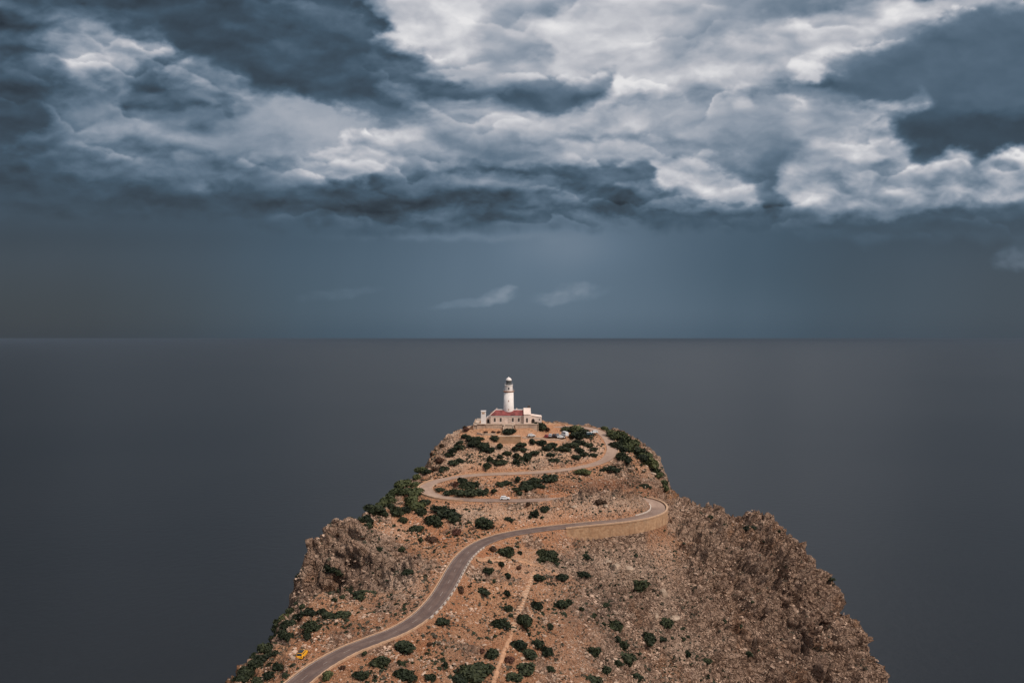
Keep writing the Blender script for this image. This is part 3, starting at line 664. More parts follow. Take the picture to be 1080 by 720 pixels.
# ------------------------------------------------------------------ sea
_v = []; _f = []
rs = [0]+[60*1.35**k for k in range(28)]
for r_ in rs[1:]: _v += [(r_*math.cos(2*math.pi*k/96), 250+r_*math.sin(2*math.pi*k/96), 0) for k in range(96)]
_v.append((0, 250, 0))
for i in range(len(rs)-2): _f += [(i*96+k, (i*96)+96+k, i*96+96+(k+1) % 96, i*96+(k+1) % 96) for k in range(96)]
_f += [(len(_v)-1, k, (k+1) % 96) for k in range(96)]
tag(MB().add(_v, _f).build('sea', M['sea']), kind='structure')
# ------------------------------------------------------------------ the road
def ribbon(P, offs, lift, name, mat, kind='structure', attrs=False, parent=None, sel=None):
    P = np.asarray(P); T = np.gradient(P[:, :2], axis=0); T /= np.linalg.norm(T, axis=1)[:, None]+1e-9; Nn = np.c_[-T[:, 1], T[:, 0]]
    m = len(offs); V = []
    for j, o in enumerate(offs): V.append(np.c_[P[:, :2]+Nn*o, P[:, 2]+(lift[j] if hasattr(lift, '__len__') else lift)])
    V = np.stack(V, 1); n = len(P); i = np.arange(n*m).reshape(n, m)
    Q = np.stack([i[:-1, 1:], i[:-1, :-1], i[1:, :-1], i[1:, 1:]], -1)
    if sel is not None: Q = Q[sel[:-1]]
    o = raw_mesh(name, V.reshape(-1, 3), Q.reshape(-1, 4), mat, parent)
    if kind: o['kind'] = kind
    if attrs:
        a = o.data.attributes.new('across', 'FLOAT', 'POINT'); a.data.foreach_set('value', np.tile(np.array(offs)/max(offs), n).astype(np.float32))
        w = o.data.attributes.new('worn', 'FLOAT', 'POINT'); pxx = P[:, 1]
        a2 = np.repeat(np.clip(sstep(262, 275, pxx)*.45+sstep(284, 300, pxx), 0, 1), m).astype(np.float32); w.data.foreach_set('value', a2)
    return o
def sub(p0, p1):                                          # indices of the road between two photo points
    i0 = np.argmin(np.hypot(*(RD[:, :2]-np.array(at(*p0))[:2]).T)); i1 = np.argmin(np.hypot(*(RD[:, :2]-np.array(at(*p1))[:2]).T)); return min(i0, i1), max(i0, i1)
ribbon(RD, [-2.9, -1.5, 0, 1.5, 2.9], [.04, .07, .09, .07, .04], 'road', M['road'], attrs=True)
iA, iB = sub((640, 549, 270), (312, 722, 158)); iB = len(RD)-1
for s_ in (-1, 1):
    ribbon(RD[iA:], [s_*2.62-.08, s_*2.62+.08], .064, 'road_edge_line', M['paintline'])
tt = RS; dash = (tt % 7.5) < 2.0
ribbon(RD[iA:], [-.05, .05], .105, 'road_centre_line', M['paintline'], sel=dash[iA:])
# low sandy kerbs that follow both sides of the road
def kerb(i0, i1, off, w, h, name, mat, label, cat, group=None, base=-.35):
    P = RD[i0:i1]; T = np.gradient(P[:, :2], axis=0); T /= np.linalg.norm(T, axis=1)[:, None]; Nn = np.c_[-T[:, 1], T[:, 0]]
    rows = [(off, base), (off, h), (off+w, h), (off+w, base)]
    hj = .05*np.sin(np.arange(len(P))*1.7)
    V = np.stack([np.c_[P[:, :2]+Nn*o_, P[:, 2]+z_+(hj if z_ > 0 else 0)] for o_, z_ in rows], 1); n = len(P); i = np.arange(n*4).reshape(n, 4)
    Q = np.concatenate([np.stack([i[:-1, a], i[:-1, b], i[1:, b], i[1:, a]], -1) for a, b in ((0, 1), (1, 2), (2, 3))])
    Q = np.concatenate([Q, i[[0]], i[[-1]][:, ::-1]])
    o = raw_mesh(name, V.reshape(-1, 3), Q, mat); tag(o, label, cat, group); return o
# ------------------------------------------------------------------ the air over the water
def haze():
    m = bpy.data.materials.new('sea_haze'); m.use_nodes = True; nt = m.node_tree; nt.nodes.clear()
    v = nt.nodes.new('ShaderNodeVolumePrincipled'); v.inputs['Color'].default_value = (.145, .185, .235, 1); v.inputs['Density'].default_value = HAZE
    v.inputs['Absorption Color'].default_value = (0, 0, 0, 1)
    o = nt.nodes.new('ShaderNodeOutputMaterial'); nt.links.new(v.outputs[0], o.inputs['Volume'])
    h = MB().box(-260000, -260000, -7, 260000, 260000, 262).build('haze', m); tag(h, kind='stuff')
HAZE = 2.6e-5
haze()


k0, k1 = sub((625, 552, 269), (489, 587, 230))
kerb(k0, len(RD), -3.25, .32, .22, 'road_kerb', M['curb'], 'low sandy kerb on the knoll side of the lower road, from the long straight to the bottom edge', 'kerb')
k0, k1 = sub((452, 643, 197), (312, 722, 158))
kerb(k0+6, len(RD), 2.9, .34, .45, 'road_kerb', M['curb'], 'low tan parapet on the open slope side of the lowest stretch of road', 'kerb')
k0, k1 = sub((456, 509, 311.5), (474, 525.5, 290))
kerb(k0, k1+6, -3.4 if False else 3.0, .3, .10, 'road_kerb', M['curb'], 'thin sandy kerb round the inside of the left hairpin bend', 'kerb')
kerb(k0-4, k1+10, -3.45, .4, .55, 'parapet_wall', M['curb'], 'low tan parapet round the outside of the left hairpin bend above the bushes', 'wall')
# outer side of the second leg
k0, k1 = sub((485, 502, 318), (600, 494, 327)); kerb(k0, k1, -3.2, .3, .3, 'road_kerb', M['curb'], 'sandy kerb along the uphill side of the straight below the scrubby summit slope', 'kerb')
k0, k1 = sub((600, 449.6, 381), (641, 483, 340)); kerb(k0, k1, 3.0, .35, .5, 'parapet_wall', M['curb'], 'low pale parapet round the outside of the top bend beside the lighthouse car park', 'wall')
# pale kerb inside the right hairpin
k0, k1 = sub((684, 528, 303), (672, 545.5, 275)); kerb(k0+4, k1-1, -3.5, .5, .35, 'parapet_wall', M['kerb'], 'short whitewashed wall curving round the inside of the right hairpin bend', 'wall')
# the tall retaining wall round the outside of the right hairpin
def retaining_wall():
    P = RD[WI0:WI1]; n = len(P); T = np.gradient(P[:, :2], axis=0); T /= np.linalg.norm(T, axis=1)[:, None]; Nn = np.c_[-T[:, 1], T[:, 0]]
    s = np.linspace(0, 1, n)
    out_xy = P[:, :2]+Nn*4.6
    g = bil(GZ, out_xy[:, 0]+Nn[:, 0]*.6, out_xy[:, 1]+Nn[:, 1]*.6)
    root = empty('retaining_wall', tuple(P[n//2])); tag(root, 'tall tan masonry retaining wall wrapped round the outside of the right hairpin bend', 'wall')
    top = P[:, 2]+.12
    V = []; rows = []
    for o_, z_ in ((3.3, top-1.5), (3.3, top), (3.75, top), (4.05, np.minimum(g-1.5, top-1.2))):
        rows.append(np.c_[P[:, :2]+Nn*o_, z_])
    V = np.stack(rows, 1); V -= P[n//2]; i = np.arange(n*4).reshape(n, 4)
    Q = np.concatenate([np.stack([i[:-1, a], i[:-1, b], i[1:, b], i[1:, a]], -1) for a, b in ((0, 1), (1, 2), (2, 3))])
    Q = np.concatenate([Q, i[[0]], i[[-1]][:, ::-1]])
    raw_mesh('wall_face', V.reshape(-1, 3), Q, M['wall'], root)
    rows = [np.c_[P[:, :2]+Nn*o_, P[:, 2]+z_] for o_, z_ in ((3.22, .0), (3.22, .62), (3.92, .62), (3.92, .1))]
    V = np.stack(rows, 1)-P[n//2]
    Q = np.concatenate([np.stack([i[:-1, a], i[:-1, b], i[1:, b], i[1:, a]], -1) for a, b in ((0, 1), (1, 2), (2, 3), (3, 0))]+[i[[0]], i[[-1]][:, ::-1]])
    raw_mesh('coping', V.reshape(-1, 3), Q, M['curb'], root)
retaining_wall()
# whitewashed kerb blocks on the open side of the lower road
k0, k1 = sub((503, 574, 243), (440, 652, 192)); k0 += 3
bi = 0
for k in range(k0, k1, 3):
    p = RD[k]; t = RD[k+1]-RD[k-1]; a = math.atan2(t[1], t[0]); nn = np.array([-t[1], t[0]])/math.hypot(t[0], t[1])
    if bi == 0:
        blk = MB().box(-.75, -.17, -.3, .75, .17, .42, .04).build('kerb_block', M['kerb']); o = blk
    else: o = blk.copy(); COL.objects.link(o)
    o.location = (p[0]+nn[0]*3.2, p[1]+nn[1]*3.2, p[2]); o.rotation_euler = (0, 0, a+random.uniform(-.03, .03))
    tag(o, 'whitewashed kerb block in the row along the open edge of the lower road bend', 'kerb block', 'whitewashed kerb blocks along the lower road bend'); bi += 1
# ================================================================== trails
def trail(pts, w, name, mat, lift=.10, step=.7):
    P = np.array([hit(*p) for p in pts]); P = smooth_path(P, 6); P, _ = dense(P, step)
    P[:, 2] = bil(GZ, P[:, 0], P[:, 1])
    kk = np.ones(9)/9; zz = np.concatenate([np.full(4, P[0, 2]), P[:, 2], np.full(4, P[-1, 2])]); P[:, 2] = np.convolve(zz, kk, 'valid')+lift
    # the strip follows the ground on both sides
    T = np.gradient(P[:, :2], axis=0); T /= np.linalg.norm(T, axis=1)[:, None]+1e-9; Nn = np.c_[-T[:, 1], T[:, 0]]
    m = 5; offs = np.linspace(-w/2, w/2, m); V = np.stack([np.c_[P[:, :2]+Nn*o_, np.maximum(P[:, 2], bil(GZ, P[:, 0]+Nn[:, 0]*o_, P[:, 1]+Nn[:, 1]*o_)*.6+P[:, 2]*.4+lift)-(0 if abs(o_) < w/2-.01 else .5)] for o_ in offs], 1)
    n = len(P); i = np.arange(n*m).reshape(n, m); Q = np.stack([i[:-1, 1:], i[:-1, :-1], i[1:, :-1], i[1:, 1:]], -1).reshape(-1, 4)
    o = raw_mesh(name, V.reshape(-1, 3), Q, mat, smooth=True); o['kind'] = 'structure'; return P
trail([(500, 589.5), (515, 590), (535, 590), (552, 592.5), (566, 597), (576, 602), (590, 607)], 1.0, 'footpath', M['dirt'], .16)
st = trail([(563, 604), (559, 613), (555, 624), (551, 634), (547, 644), (543, 655), (539, 668), (534, 682), (528, 697), (522, 712), (519, 722)], 1.5, 'stepped_path', M['dirt'], .16)
P, t_ = dense(st, 1.5); bi = 0
for k in range(2, min(len(P)-2, 26)):
    d = P[k+1]-P[k-1]; a = math.atan2(d[1], d[0])
    if bi == 0: tr = MB().box(-.26, -.95, -.35, .26, .95, .16, .03).build('stone_step', M['tread']); o = tr
    else: o = tr.copy(); COL.objects.link(o)
    o.location = tuple(P[k]+np.array([0, 0, .06])); o.rotation_euler = (0, 0, a+random.uniform(-.08, .08)); bi += 1
    tag(o, 'rough stone step in the flight at the top of the dirt path', 'step', 'stone steps of the hillside path')
kw = np.array([hit(*p) for p in [(500, 588.6), (520, 588.8), (540, 589.4), (555, 592), (568, 596), (576, 600.5)]]); kw, _ = dense(smooth_path(kw, 6), .8)
def ground_wall(P, w, h, name, mat, label, cat='wall', group=None, parent=None, zt=None, sink=1.0):
    P = np.array(P, float); T = np.gradient(P[:, :2], axis=0); T /= np.linalg.norm(T, axis=1)[:, None]+1e-9; Nn = np.c_[-T[:, 1], T[:, 0]]
    g = bil(GZ, P[:, 0], P[:, 1]); top = (g+h) if zt is None else np.full(len(P), zt)
    rows = [np.c_[P[:, :2]+Nn*o_, z_] for o_, z_ in ((-w/2, g-sink), (-w/2, top), (w/2, top), (w/2, g-sink))]
    V = np.stack(rows, 1); n = len(P); i = np.arange(n*4).reshape(n, 4)
    Q = np.concatenate([np.stack([i[:-1, a], i[:-1, b], i[1:, b], i[1:, a]], -1) for a, b in ((0, 1), (1, 2), (2, 3))]+[i[[0]], i[[-1]][:, ::-1]])
    o = raw_mesh(name, V.reshape(-1, 3), Q, mat, parent)
    if label: tag(o, label, cat, group)
    return o
ground_wall(kw, .35, .55, 'path_kerb', M['curb'], 'thin pale kerb wall beside the footpath below the lower road bend', 'kerb')
# ================================================================== lighthouse station
LY = 372.0; S = LY/F
def lx(px): return (px-540)*S
def lz(py, D=LY): return H0-(py-357)*D/F
zb = lz(446.5, 368)                                       # terrace level
# the levelled yard
def slab(x0, y0, x1, y1, zt, zb_, name, mat, label=None, cat=None, parent=None, b=0.05):
    o = MB().box(x0, y0, zb_, x1, y1, zt, b).build(name, mat, parent)
    if label: tag(o, label, cat)
    return o
terr = empty('terrace', (lx(535), 362, zb)); tag(terr, 'paved terrace on masonry walls in front of the lighthouse house', 'terrace')
def tb(px0, px1, y0, y1, zt, zb_, name, mat, par=terr, b=.04):
    o = MB().box(lx(px0)-terr.location.x, y0-362, zb_-zb, lx(px1)-terr.location.x, y1-362, zt-zb, b).build(name, mat, par); return o
tb(501, 566, 361.6, 392, zb-.02, zb-7, 'platform', M['paving'])
tb(504, 513, 361.2, 361.58, zb+.55, zb-4.2, 'front_wall', M['terrace'])
tb(513.5, 530, 360.9, 361.56, zb+.45, zb-4.4, 'front_wall', M['terrace'])
tb(543, 566, 360.9, 361.56, zb+.45, zb-5.0, 'front_wall', M['terrace'])
tb(501, 566.3, 360.7, 361.7, zb+.72, zb+.50, 'coping', M['paving'])
tb(566.4, 567.1, 361.0, 380, zb+.7, zb-5, 'side_wall', M['terrace'])
tb(500.2, 500.95, 361.0, 384, zb+.7, zb-5, 'side_wall', M['terrace'])
stairs = empty('staircase', (lx(536.5), 358, zb)); tag(stairs, 'stone staircase splaying down from the middle of the lighthouse terrace', 'staircase')
ms = MB()
for k in range(9): ms.box(-1.9-.08*k, 2.5-(k+1)*.34, -3.6-k*.05, 1.9+.08*k, 2.5-k*.34, -.25*(k+1)+.0)
ms.build('treads', M['paving'], stairs)
for s_ in (-1, 1):
    MB().add([(s_*1.95, 2.6, .5), (s_*2.3, 2.6, .5), (s_*2.9, -.4, -1.7), (s_*2.6, -.4, -1.7), (s_*1.95, 2.6, -4), (s_*2.3, 2.6, -4), (s_*2.9, -.4, -4.5), (s_*2.6, -.4, -4.5)],
             [(0, 1, 2, 3), (7, 6, 5, 4), (0, 4, 5, 1), (1, 5, 6, 2), (2, 6, 7, 3), (3, 7, 4, 0)]).build('side_wall', M['paving'], stairs)
low = empty('terrace', (lx(537), 352, lz(459.5, 352))); tag(low, 'lower tan platform terrace below the staircase, with a dark rounded bush on it', 'terrace')
zl = lz(459.6, 353); xl = low.location.x
MB().box((525-540)*.4889-xl, -2.0, zl-6-low.location.z, (549-540)*.4889-xl, 5, zl-low.location.z, .05).build('platform', M['paving'], low)
MB().box((524.5-540)*.4889-xl, -2.5, zl-6-low.location.z, (549.5-540)*.4889-xl, -2.01, zl+.35-low.location.z, .03).build('front_wall', M['wall'], low)
# garden walls on the slope
def px_wall(pts, w, h, label, mat='terrace', group=None):
    P = np.array([hit(*p) for p in pts]); P, _ = dense(smooth_path(P, 6), .8); return ground_wall(P, w, h, 'garden_wall', M[mat], label, 'wall', group)
px_wall([(470, 461.5), (480, 457), (492, 452.5), (500, 449.5)], .5, .8, 'pale rubble wall along the left crest running up to the white pillar building')
px_wall([(503, 458), (513, 458.5), (524, 458.5)], .5, .9, 'short tan terrace wall left of the lower platform')
px_wall([(551, 462), (566, 463), (580, 464.5), (598, 465)], .5, .9, 'tan wall along the front edge of the car park')
px_wall([(565, 448.5), (580, 447), (596, 449), (612, 450.5)], .5, .8, 'low wall along the crest between the annex and the top bend', 'curb')
# ---- house
house = empty('lighthouse_keepers_house', (lx(535), 372, zb)); tag(house, 'long single storey stone house with red tiled hip roof at the foot of the lighthouse', 'house')
hx0, hx1 = lx(517.6)-lx(535), lx(552.3)-lx(535); hy0, hy1 = -4.6, 6.4; eav = 4.4
opens = [(522.0, .55, 1.0, 3.1), (528.2, .55, 1.0, 3.1), (534.6, .7, 0, 2.9), (540.8, .55, 1.0, 3.1), (547.0, .55, 1.0, 3.1)]
mw = MB(); xs = hx0
for (c, hw, z0, z1) in opens:
    cx = lx(c)-lx(535); mw.box(xs, hy0, 0, cx-hw, hy0+.5, eav)
    mw.box(cx-hw, hy0, z1, cx+hw, hy0+.5, eav)
    if z0: mw.box(cx-hw, hy0, 0, cx+hw, hy0+.5, z0)
    xs = cx+hw
mw.box(xs, hy0, 0, hx1, hy0+.5, eav)
mw.box(hx0, hy0+.5, 0, hx0+.5, hy1-.5, eav); mw.box(hx1-.5, hy0+.5, 0, hx1, hy1-.5, eav); mw.box(hx0, hy1-.5, 0, hx1, hy1, eav)
mw.build('wall', M['stonefront'], house)
for (c, hw, z0, z1) in opens:
    cx = lx(c)-lx(535)
    if z0:
        w_ = MB().box(cx-hw, hy0+.18, z0, cx+hw, hy0+.26, z1).build('window', M['shutter'], house)
        MB().box(cx-hw-.12, hy0-.08, z0-.2, cx+hw+.12, hy0+.16, z0-.003).build('sill', M['white'], w_)
        fr = MB().box(cx-hw-.2, hy0-.05, z0-.003, cx-hw-.003, hy0-.003, z1+.2).box(cx+hw+.003, hy0-.05, z0-.003, cx+hw+.2, hy0-.003, z1+.2).box(cx-hw, hy0-.05, z1+.003, cx+hw, hy0-.003, z1+.2)
        fr.build('frame', M['pinkwhite'], w_)
    else:
        d_ = MB().box(cx-hw, hy0+.18, z0, cx+hw, hy0+.26, z1).build('door', M['pinkwhite'], house)
        MB().box(cx+hw-.2, hy0+.1, 1.1, cx+hw-.12, hy0+.17, 1.2).build('handle', M['iron'], d_)
# roof: hipped on the left, ending against a white gable parapet on the right
o_ = .35; zr = eav+2.3; ym = .9
rf = MB().add([(hx0-o_, hy0-o_, eav), (hx1, hy0-o_, eav), (hx1, hy1+o_, eav), (hx0-o_, hy1+o_, eav), (hx0+2.6, ym, zr), (hx1, ym, zr),
               (hx0-o_, hy0-o_, eav+.18), (hx1, hy0-o_, eav+.18), (hx1, hy1+o_, eav+.18), (hx0-o_, hy1+o_, eav+.18), (hx0+2.6, ym, zr+.18), (hx1, ym, zr+.18)],
              [(6, 7, 11, 10), (8, 9, 10, 11), (9, 6, 10), (0, 3, 2, 1), (0, 1, 7, 6), (3, 0, 6, 9), (2, 3, 9, 8), (1, 2, 8, 11, 7)]).build('roof', M['tile'], house)
MB().bar((hx0+2.6, ym, zr+.2), (hx1-.1, ym, zr+.2), .30).build('ridge_cap', M['white'], rf)
MB().bar((hx0-o_, hy0-o_, eav+.2), (hx0+2.6, ym, zr+.2), .16).bar((hx0-o_, hy1+o_, eav+.2), (hx0+2.6, ym, zr+.2), .16).build('hip_cap', M['pinkwhite'], rf)
MB().box(hx0-.12, hy0-.16, eav-.5, hx1, hy0-.003, eav-.12).build('cornice', M['white'], house)
for c in (524, 545):
    cx = lx(c)-lx(535); ch = MB().box(cx-.35, ym+1.2, eav+1.2, cx+.35, ym+1.9, zr+.9).build('chimney', M['pinkwhite'], rf)
# right gabled wing
wg = MB().prism([(hy0-1.4, 0), (hy0-1.4, 5.0), (ym, 7.7), (hy1, 5.0), (hy1, 0)], 'x', hx1+.004, hx1+3.6).build('side_wing', M['pinkwhite'], house)
MB().prism([(hy0-1.6, 5.02), (ym, 7.80), (ym, 7.98), (hy0-1.6, 5.2)], 'x', hx1-.1, hx1+3.8).prism([(hy1+.2, 5.02), (ym, 7.80), (ym, 7.98), (hy1+.2, 5.2)], 'x', hx1-.1, hx1+3.8).build('roof', M['pinkwhite'], wg)
MB().box(hx1+1.2, hy0-1.46, .9, hx1+2.2, hy0-1.403, 3.2).build('window', M['shutter'], wg)
MB().box(hx1+2.2, ym+1, 6.2, hx1+3.5, ym+2.6, 9.1).build('chimney', M['shutter'], wg)
# left lean-to
ln = MB().prism([(hx0-2.4, 0), (hx0-2.4, 2.6), (hx0-.004, 4.1), (hx0-.004, 0)], 'y', hy0+2.2, hy1).build('lean_to', M['pinkwhite'], house)
MB().box(hx0-1.9, hy0+2.14, 0, hx0-.7, hy0+2.197, 2.2).build('door', M['dark'], ln)
# ---- right annex (a thing of its own)
ax = empty('annex', (lx(564), 373, zb)); tag(ax, 'low whitewashed annex with a dark arched opening, right of the lighthouse house', 'building')
MB().prism([(-2.6, -1), (-2.6, 3.6), (-1.6, 3.9), (3.7, 3.2), (3.7, -1)], 'y', -3.4, 5).build('wall', M['pinkwhite'], ax)
MB().prism([(-2.7, 3.62), (-1.6, 3.93), (3.8, 3.22), (3.8, 3.4), (-1.6, 4.15), (-2.7, 3.85)], 'y', -3.6, 5.2).build('roof', M['pinkwhite'], ax)
MB().prism([(-1.9, 0), (-1.9, 1.5), (-1.6, 2.2), (-1.0, 2.5), (-.4, 2.2), (-.1, 1.5), (-.1, 0)], 'y', -3.46, -3.403).build('archway', M['dark'], ax)
MB().box(2.2, -3.46, 1.6, 2.8, -3.403, 2.4).build('window', M['shutter'], ax)
# ---- tower
tw = empty('lighthouse_tower', (lx(536.5), 373.4, zb)); tag(tw, 'tall round white lighthouse tower with glazed lantern and white dome', 'lighthouse')
zt = (446.5-413.6)*S
MB().lathe([(2.95, 0), (2.95, 5), (2.80, 7), (2.62, zt-.5)], n=40).build('shaft', M['white'], tw, True)
MB().lathe([(2.63, zt-.5), (2.8, zt-.25), (3.05, zt-.02), (3.05, zt+.16), (2.3, zt+.2)], n=40).build('gallery_deck', M['ochre'], tw, True)
MB().lathe([(2.18, zt+.2), (2.16, zt+3.0), (2.35, zt+3.15), (2.35, zt+3.4), (1.5, zt+3.45)], n=36).build('watch_room', M['white'], tw)
def rail(r, z, h, n, nm):
    m = MB()
    for k in range(n):
        a, b = 2*math.pi*k/n, 2*math.pi*(k+1)/n; p = (r*math.cos(a), r*math.sin(a)); q = (r*math.cos(b), r*math.sin(b))
        m.bar((*p, z), (*p, z+h), .025, 4)
        for hh in (h,): m.bar((*p, z+hh), (*q, z+hh), .02, 4)
    return m.build(nm, M['white'], tw)
rail(2.95, zt+.16, 1.1, 12, 'gallery_railing'); rail(2.25, zt+3.4, .95, 16, 'lantern_railing')
for a, nm in ((-88, 'window'), (92, 'window')):
    t = R(a); w_ = MB().box(-.36, -.06, 0, .36, .06, 1.25).build(nm, M['dark'], tw); w_.location = (2.19*math.cos(t), 2.19*math.sin(t), zt+1.0); w_.rotation_euler = (0, 0, t+math.pi/2)
for z_, a in ((6.8, -90), (11.5, -90)):
    t = R(a); rr = 2.75 if z_ < 8 else 2.68
    w_ = MB().box(-.22, -.1, 0, .22, .08, .8).build('window', M['ochre'], tw); w_.location = (rr*math.cos(t), rr*math.sin(t), z_); w_.rotation_euler = (0, 0, t+math.pi/2)
zl_ = zt+3.45
lan = MB().lathe([(1.45, zl_), (1.45, zl_+.5)], n=16).lathe([(1.32, zl_+.5), (1.32, zl_+2.35)], n=16).build('lantern', M['glass'], tw)
mm = MB()
for k in range(16):
    t = 2*math.pi*k/16; mm.bar((1.36*math.cos(t), 1.36*math.sin(t), zl_+.5), (1.36*math.cos(t), 1.36*math.sin(t), zl_+2.35), .04, 4)
mm.build('glazing_bars', M['iron'], lan)
dm = MB().lathe([(1.62, zl_+2.35), (1.62, zl_+2.55), (1.5, zl_+3.05), (1.18, zl_+3.55), (.7, zl_+3.9), (.25, zl_+4.05), (.22, zl_+4.4), (.05, zl_+4.5)], n=28).build('dome', M['white'], tw, True)
MB().bar((0, 0, zl_+4.4), (0, 0, zl_+5.7), .04, 5).build('lightning_rod', M['iron'], dm)
# ---- white pillar building at the left end of the terrace
pl = empty('pillar_building', (lx(510.4), 366, zb)); tag(pl, 'narrow square white block like a pillar, standing alone left of the lighthouse house', 'building')
MB().box(-1.32, -1.3, -.6, 1.32, 1.3, 6.8, .06).build('wall', M['white'], pl)
MB().box(-1.4, -1.38, 6.803, 1.4, 1.38, 7.15).build('cornice', M['white'], pl)
MB().box(-.7, -1.36, 5.6, .7, -1.303, 6.4).build('vent_panel', M['curb'], pl)
# ================================================================== vehicles
def paint(name, c, rough=.35):
    m = plain(name, c, rough, .03); return m
PAINTS = dict(white=paint('white_car_paint', (.75, .75, .75)), grey=paint('grey_car_paint', (.30, .31, .33)), dark=paint('dark_car_paint', (.03, .035, .045)), silver=paint('silver_car_paint', (.55, .56, .58)),
              yellow=paint('yellow_car_paint', (.85, .42, .03)), teal=paint('dark_blue_car_paint', (.03, .07, .085)), red=paint('red_car_paint', (.32, .05, .05)))
_car = {}
def car(col, loc, rz, label, kind='hatch', group='vehicles parked around the lighthouse', roofcol=None):
    L, W_, hgt = {'hatch': (4.1, 1.75, 1.5), 'van': (5.4, 2.0, 2.4)}[kind]
    root = empty('parked_van' if kind == 'van' else 'parked_car', loc, rz); tag(root, label, 'van' if kind == 'van' else 'car', group)
    key = (kind, col, roofcol)
    if key not in _car:
        made = []
        h = W_/2
        if kind == 'hatch':
            low_ = [(-2.05, .28), (-2.05, .72), (-1.95, .88), (1.95-.85, .94), (1.75, .78), (2.05, .62), (2.05, .28)]
            cab = [(-1.92, .9), (-1.55, 1.42), (-.1, 1.5), (.45, 1.44), (1.15, .95)]
        else:
            low_ = [(-2.7, .3), (-2.7, 1.1), (1.7, 1.1), (2.5, .95), (2.7, .7), (2.7, .3)]
            cab = [(-2.7, 1.1), (-2.62, 2.3), (1.1, 2.4), (1.5, 2.2), (2.1, 1.1)]
        b = MB().prism(low_, 'y', -h, h)
        n0 = len(b.V)
        V = [(p[0], -h+.04, p[1]) if p[1] < 1.12 else (p[0], -h+.22, p[1]) for p in cab]+[(p[0], h-.04, p[1]) if p[1] < 1.12 else (p[0], h-.22, p[1]) for p in cab]
        n = len(cab); b.add(V, [tuple(range(n)), tuple(range(2*n-1, n-1, -1))]+[(i, i+n, (i+1) % n+n, (i+1) % n) for i in range(n)])
        body = b.build('body', PAINTS[col])
        import bmesh
        bm = bmesh.new(); bm.from_mesh(body.data); bmesh.ops.bevel(bm, geom=bm.edges[:], offset=.045, segments=2, affect='EDGES'); bm.to_mesh(body.data); bm.free()
        made.append(body)
        g = MB(); e = .015
        if kind == 'hatch':
            for s_ in (-1, 1):
                y0 = s_*(h-.045-.07); y1 = s_*(h-.19)
                for a_, c_ in ((-1.6, -.35), (-.25, .85)):
                    g.add([(a_, y0+s_*.03, 1.0), (c_, y0+s_*.03, 1.0), (min(c_, .42), y1+s_*.03, 1.38), (max(a_, -1.45), y1+s_*.03, 1.38)], [(0, 1, 2, 3)])
            g.add([(1.14, -h+.16, .98), (1.14, h-.16, .98), (.50, h-.3, 1.42), (.50, -h+.3, 1.42)], [(0, 1, 2, 3)])
            g.add([(-1.93, -h+.16, .95), (-1.93, h-.16, .95), (-1.61, h-.3, 1.40), (-1.61, -h+.3, 1.40)], [(0, 1, 2, 3)])
        else:
            for s_ in (-1, 1):
                y0 = s_*(h-.02)
                for a_, c_ in ((.6, 1.55), (-.7, .4), (-2.2, -.9)): g.add([(a_, s_*(h-.075), 1.3), (c_, s_*(h-.075), 1.3), (min(c_, 1.35), s_*(h-.15), 1.95), (a_, s_*(h-.15), 1.95)], [(0, 1, 2, 3)])
            g.add([(2.10, -h+.2, 1.15), (2.10, h-.2, 1.15), (1.56, h-.3, 2.15), (1.56, -h+.3, 2.15)], [(0, 1, 2, 3)])
        gl = g.build('windows', M['carglass']); made.append(gl)
        wx = L/2-.78
        for x_ in (-wx, wx):
            for s_ in (-1, 1):
                w = MB(); n = 16; ring = [(x_+.33*math.cos(2*math.pi*k/n), .33+.33*math.sin(2*math.pi*k/n)) for k in range(n)]
                w.prism(ring, 'y', s_*(h-.18), s_*(h+.02)); made.append(w.build('wheel', M['rubber']))
        for s_ in (-1, 1):
            made.append(MB().box(L/2-.06, s_*(h-.32)-.17, .6, L/2+.015, s_*(h-.32)+.17, .76).build('headlight', M['lamp']))
            made.append(MB().box(-L/2-.015, s_*(h-.25)-.12, .68, -L/2+.06, s_*(h-.25)+.12, .86).build('tail_light', M['tail']))
        if roofcol: made.append(MB().box(-1.45, -h+.30, 1.50, .1, h-.30, 1.56, .03).build('roof_panel', PAINTS[roofcol]))
        _car[key] = made
        for m_ in made: m_.parent = root
    else:
        for m_ in _car[key]:
            c = m_.copy(); COL.objects.link(c); c.parent = root
    return root
def park(px, py, col, rz, label, kind='hatch', **kw):
    p = hit(px, py); g = max(gz(p[0]+dx, p[1]+dy) for dx in (-1, 0, 1) for dy in (-1, 0, 1))
    o = car(col, (p[0], p[1], g+.03), R(rz), label, kind, **kw); return o
park(560.5, 462.5, 'white', 10, 'white car alone behind the small dark bush at the foot of the terrace walls')
park(576.5, 462, 'red', 75, 'dull red car at the left end of the parked row')
park(580.5, 461.5, 'silver', 82, 'silver car second in the parked row, beside the red one')
park(584.5, 461.3, 'dark', 80, 'black car in the middle of the parked row')
park(588.0, 461, 'grey', 84, 'grey car between the black car and the white van')
park(591.5, 463.0, 'white', 5, 'white car parked across the front of the row, by the van')
park(595.5, 461, 'white', 115, 'white van at the right end of the parked row', 'van')
park(621.5, 459.5, 'teal', 20, 'dark blue car with pale roof in the bushes beside the top bend', roofcol='white')
park(626.5, 458.0, 'white', 200, 'white car nosed onto the verge of the top bend')
_i = int(np.argmin(np.hypot(RD[:, 0]-at(532, 525, 291)[0], RD[:, 1]-291))); _r = RD[_i]
car('white', (_r[0], _r[1]+1.4, _r[2]+.11), R(2), 'white car on the straight between the two hairpins', group='vehicles on the road')
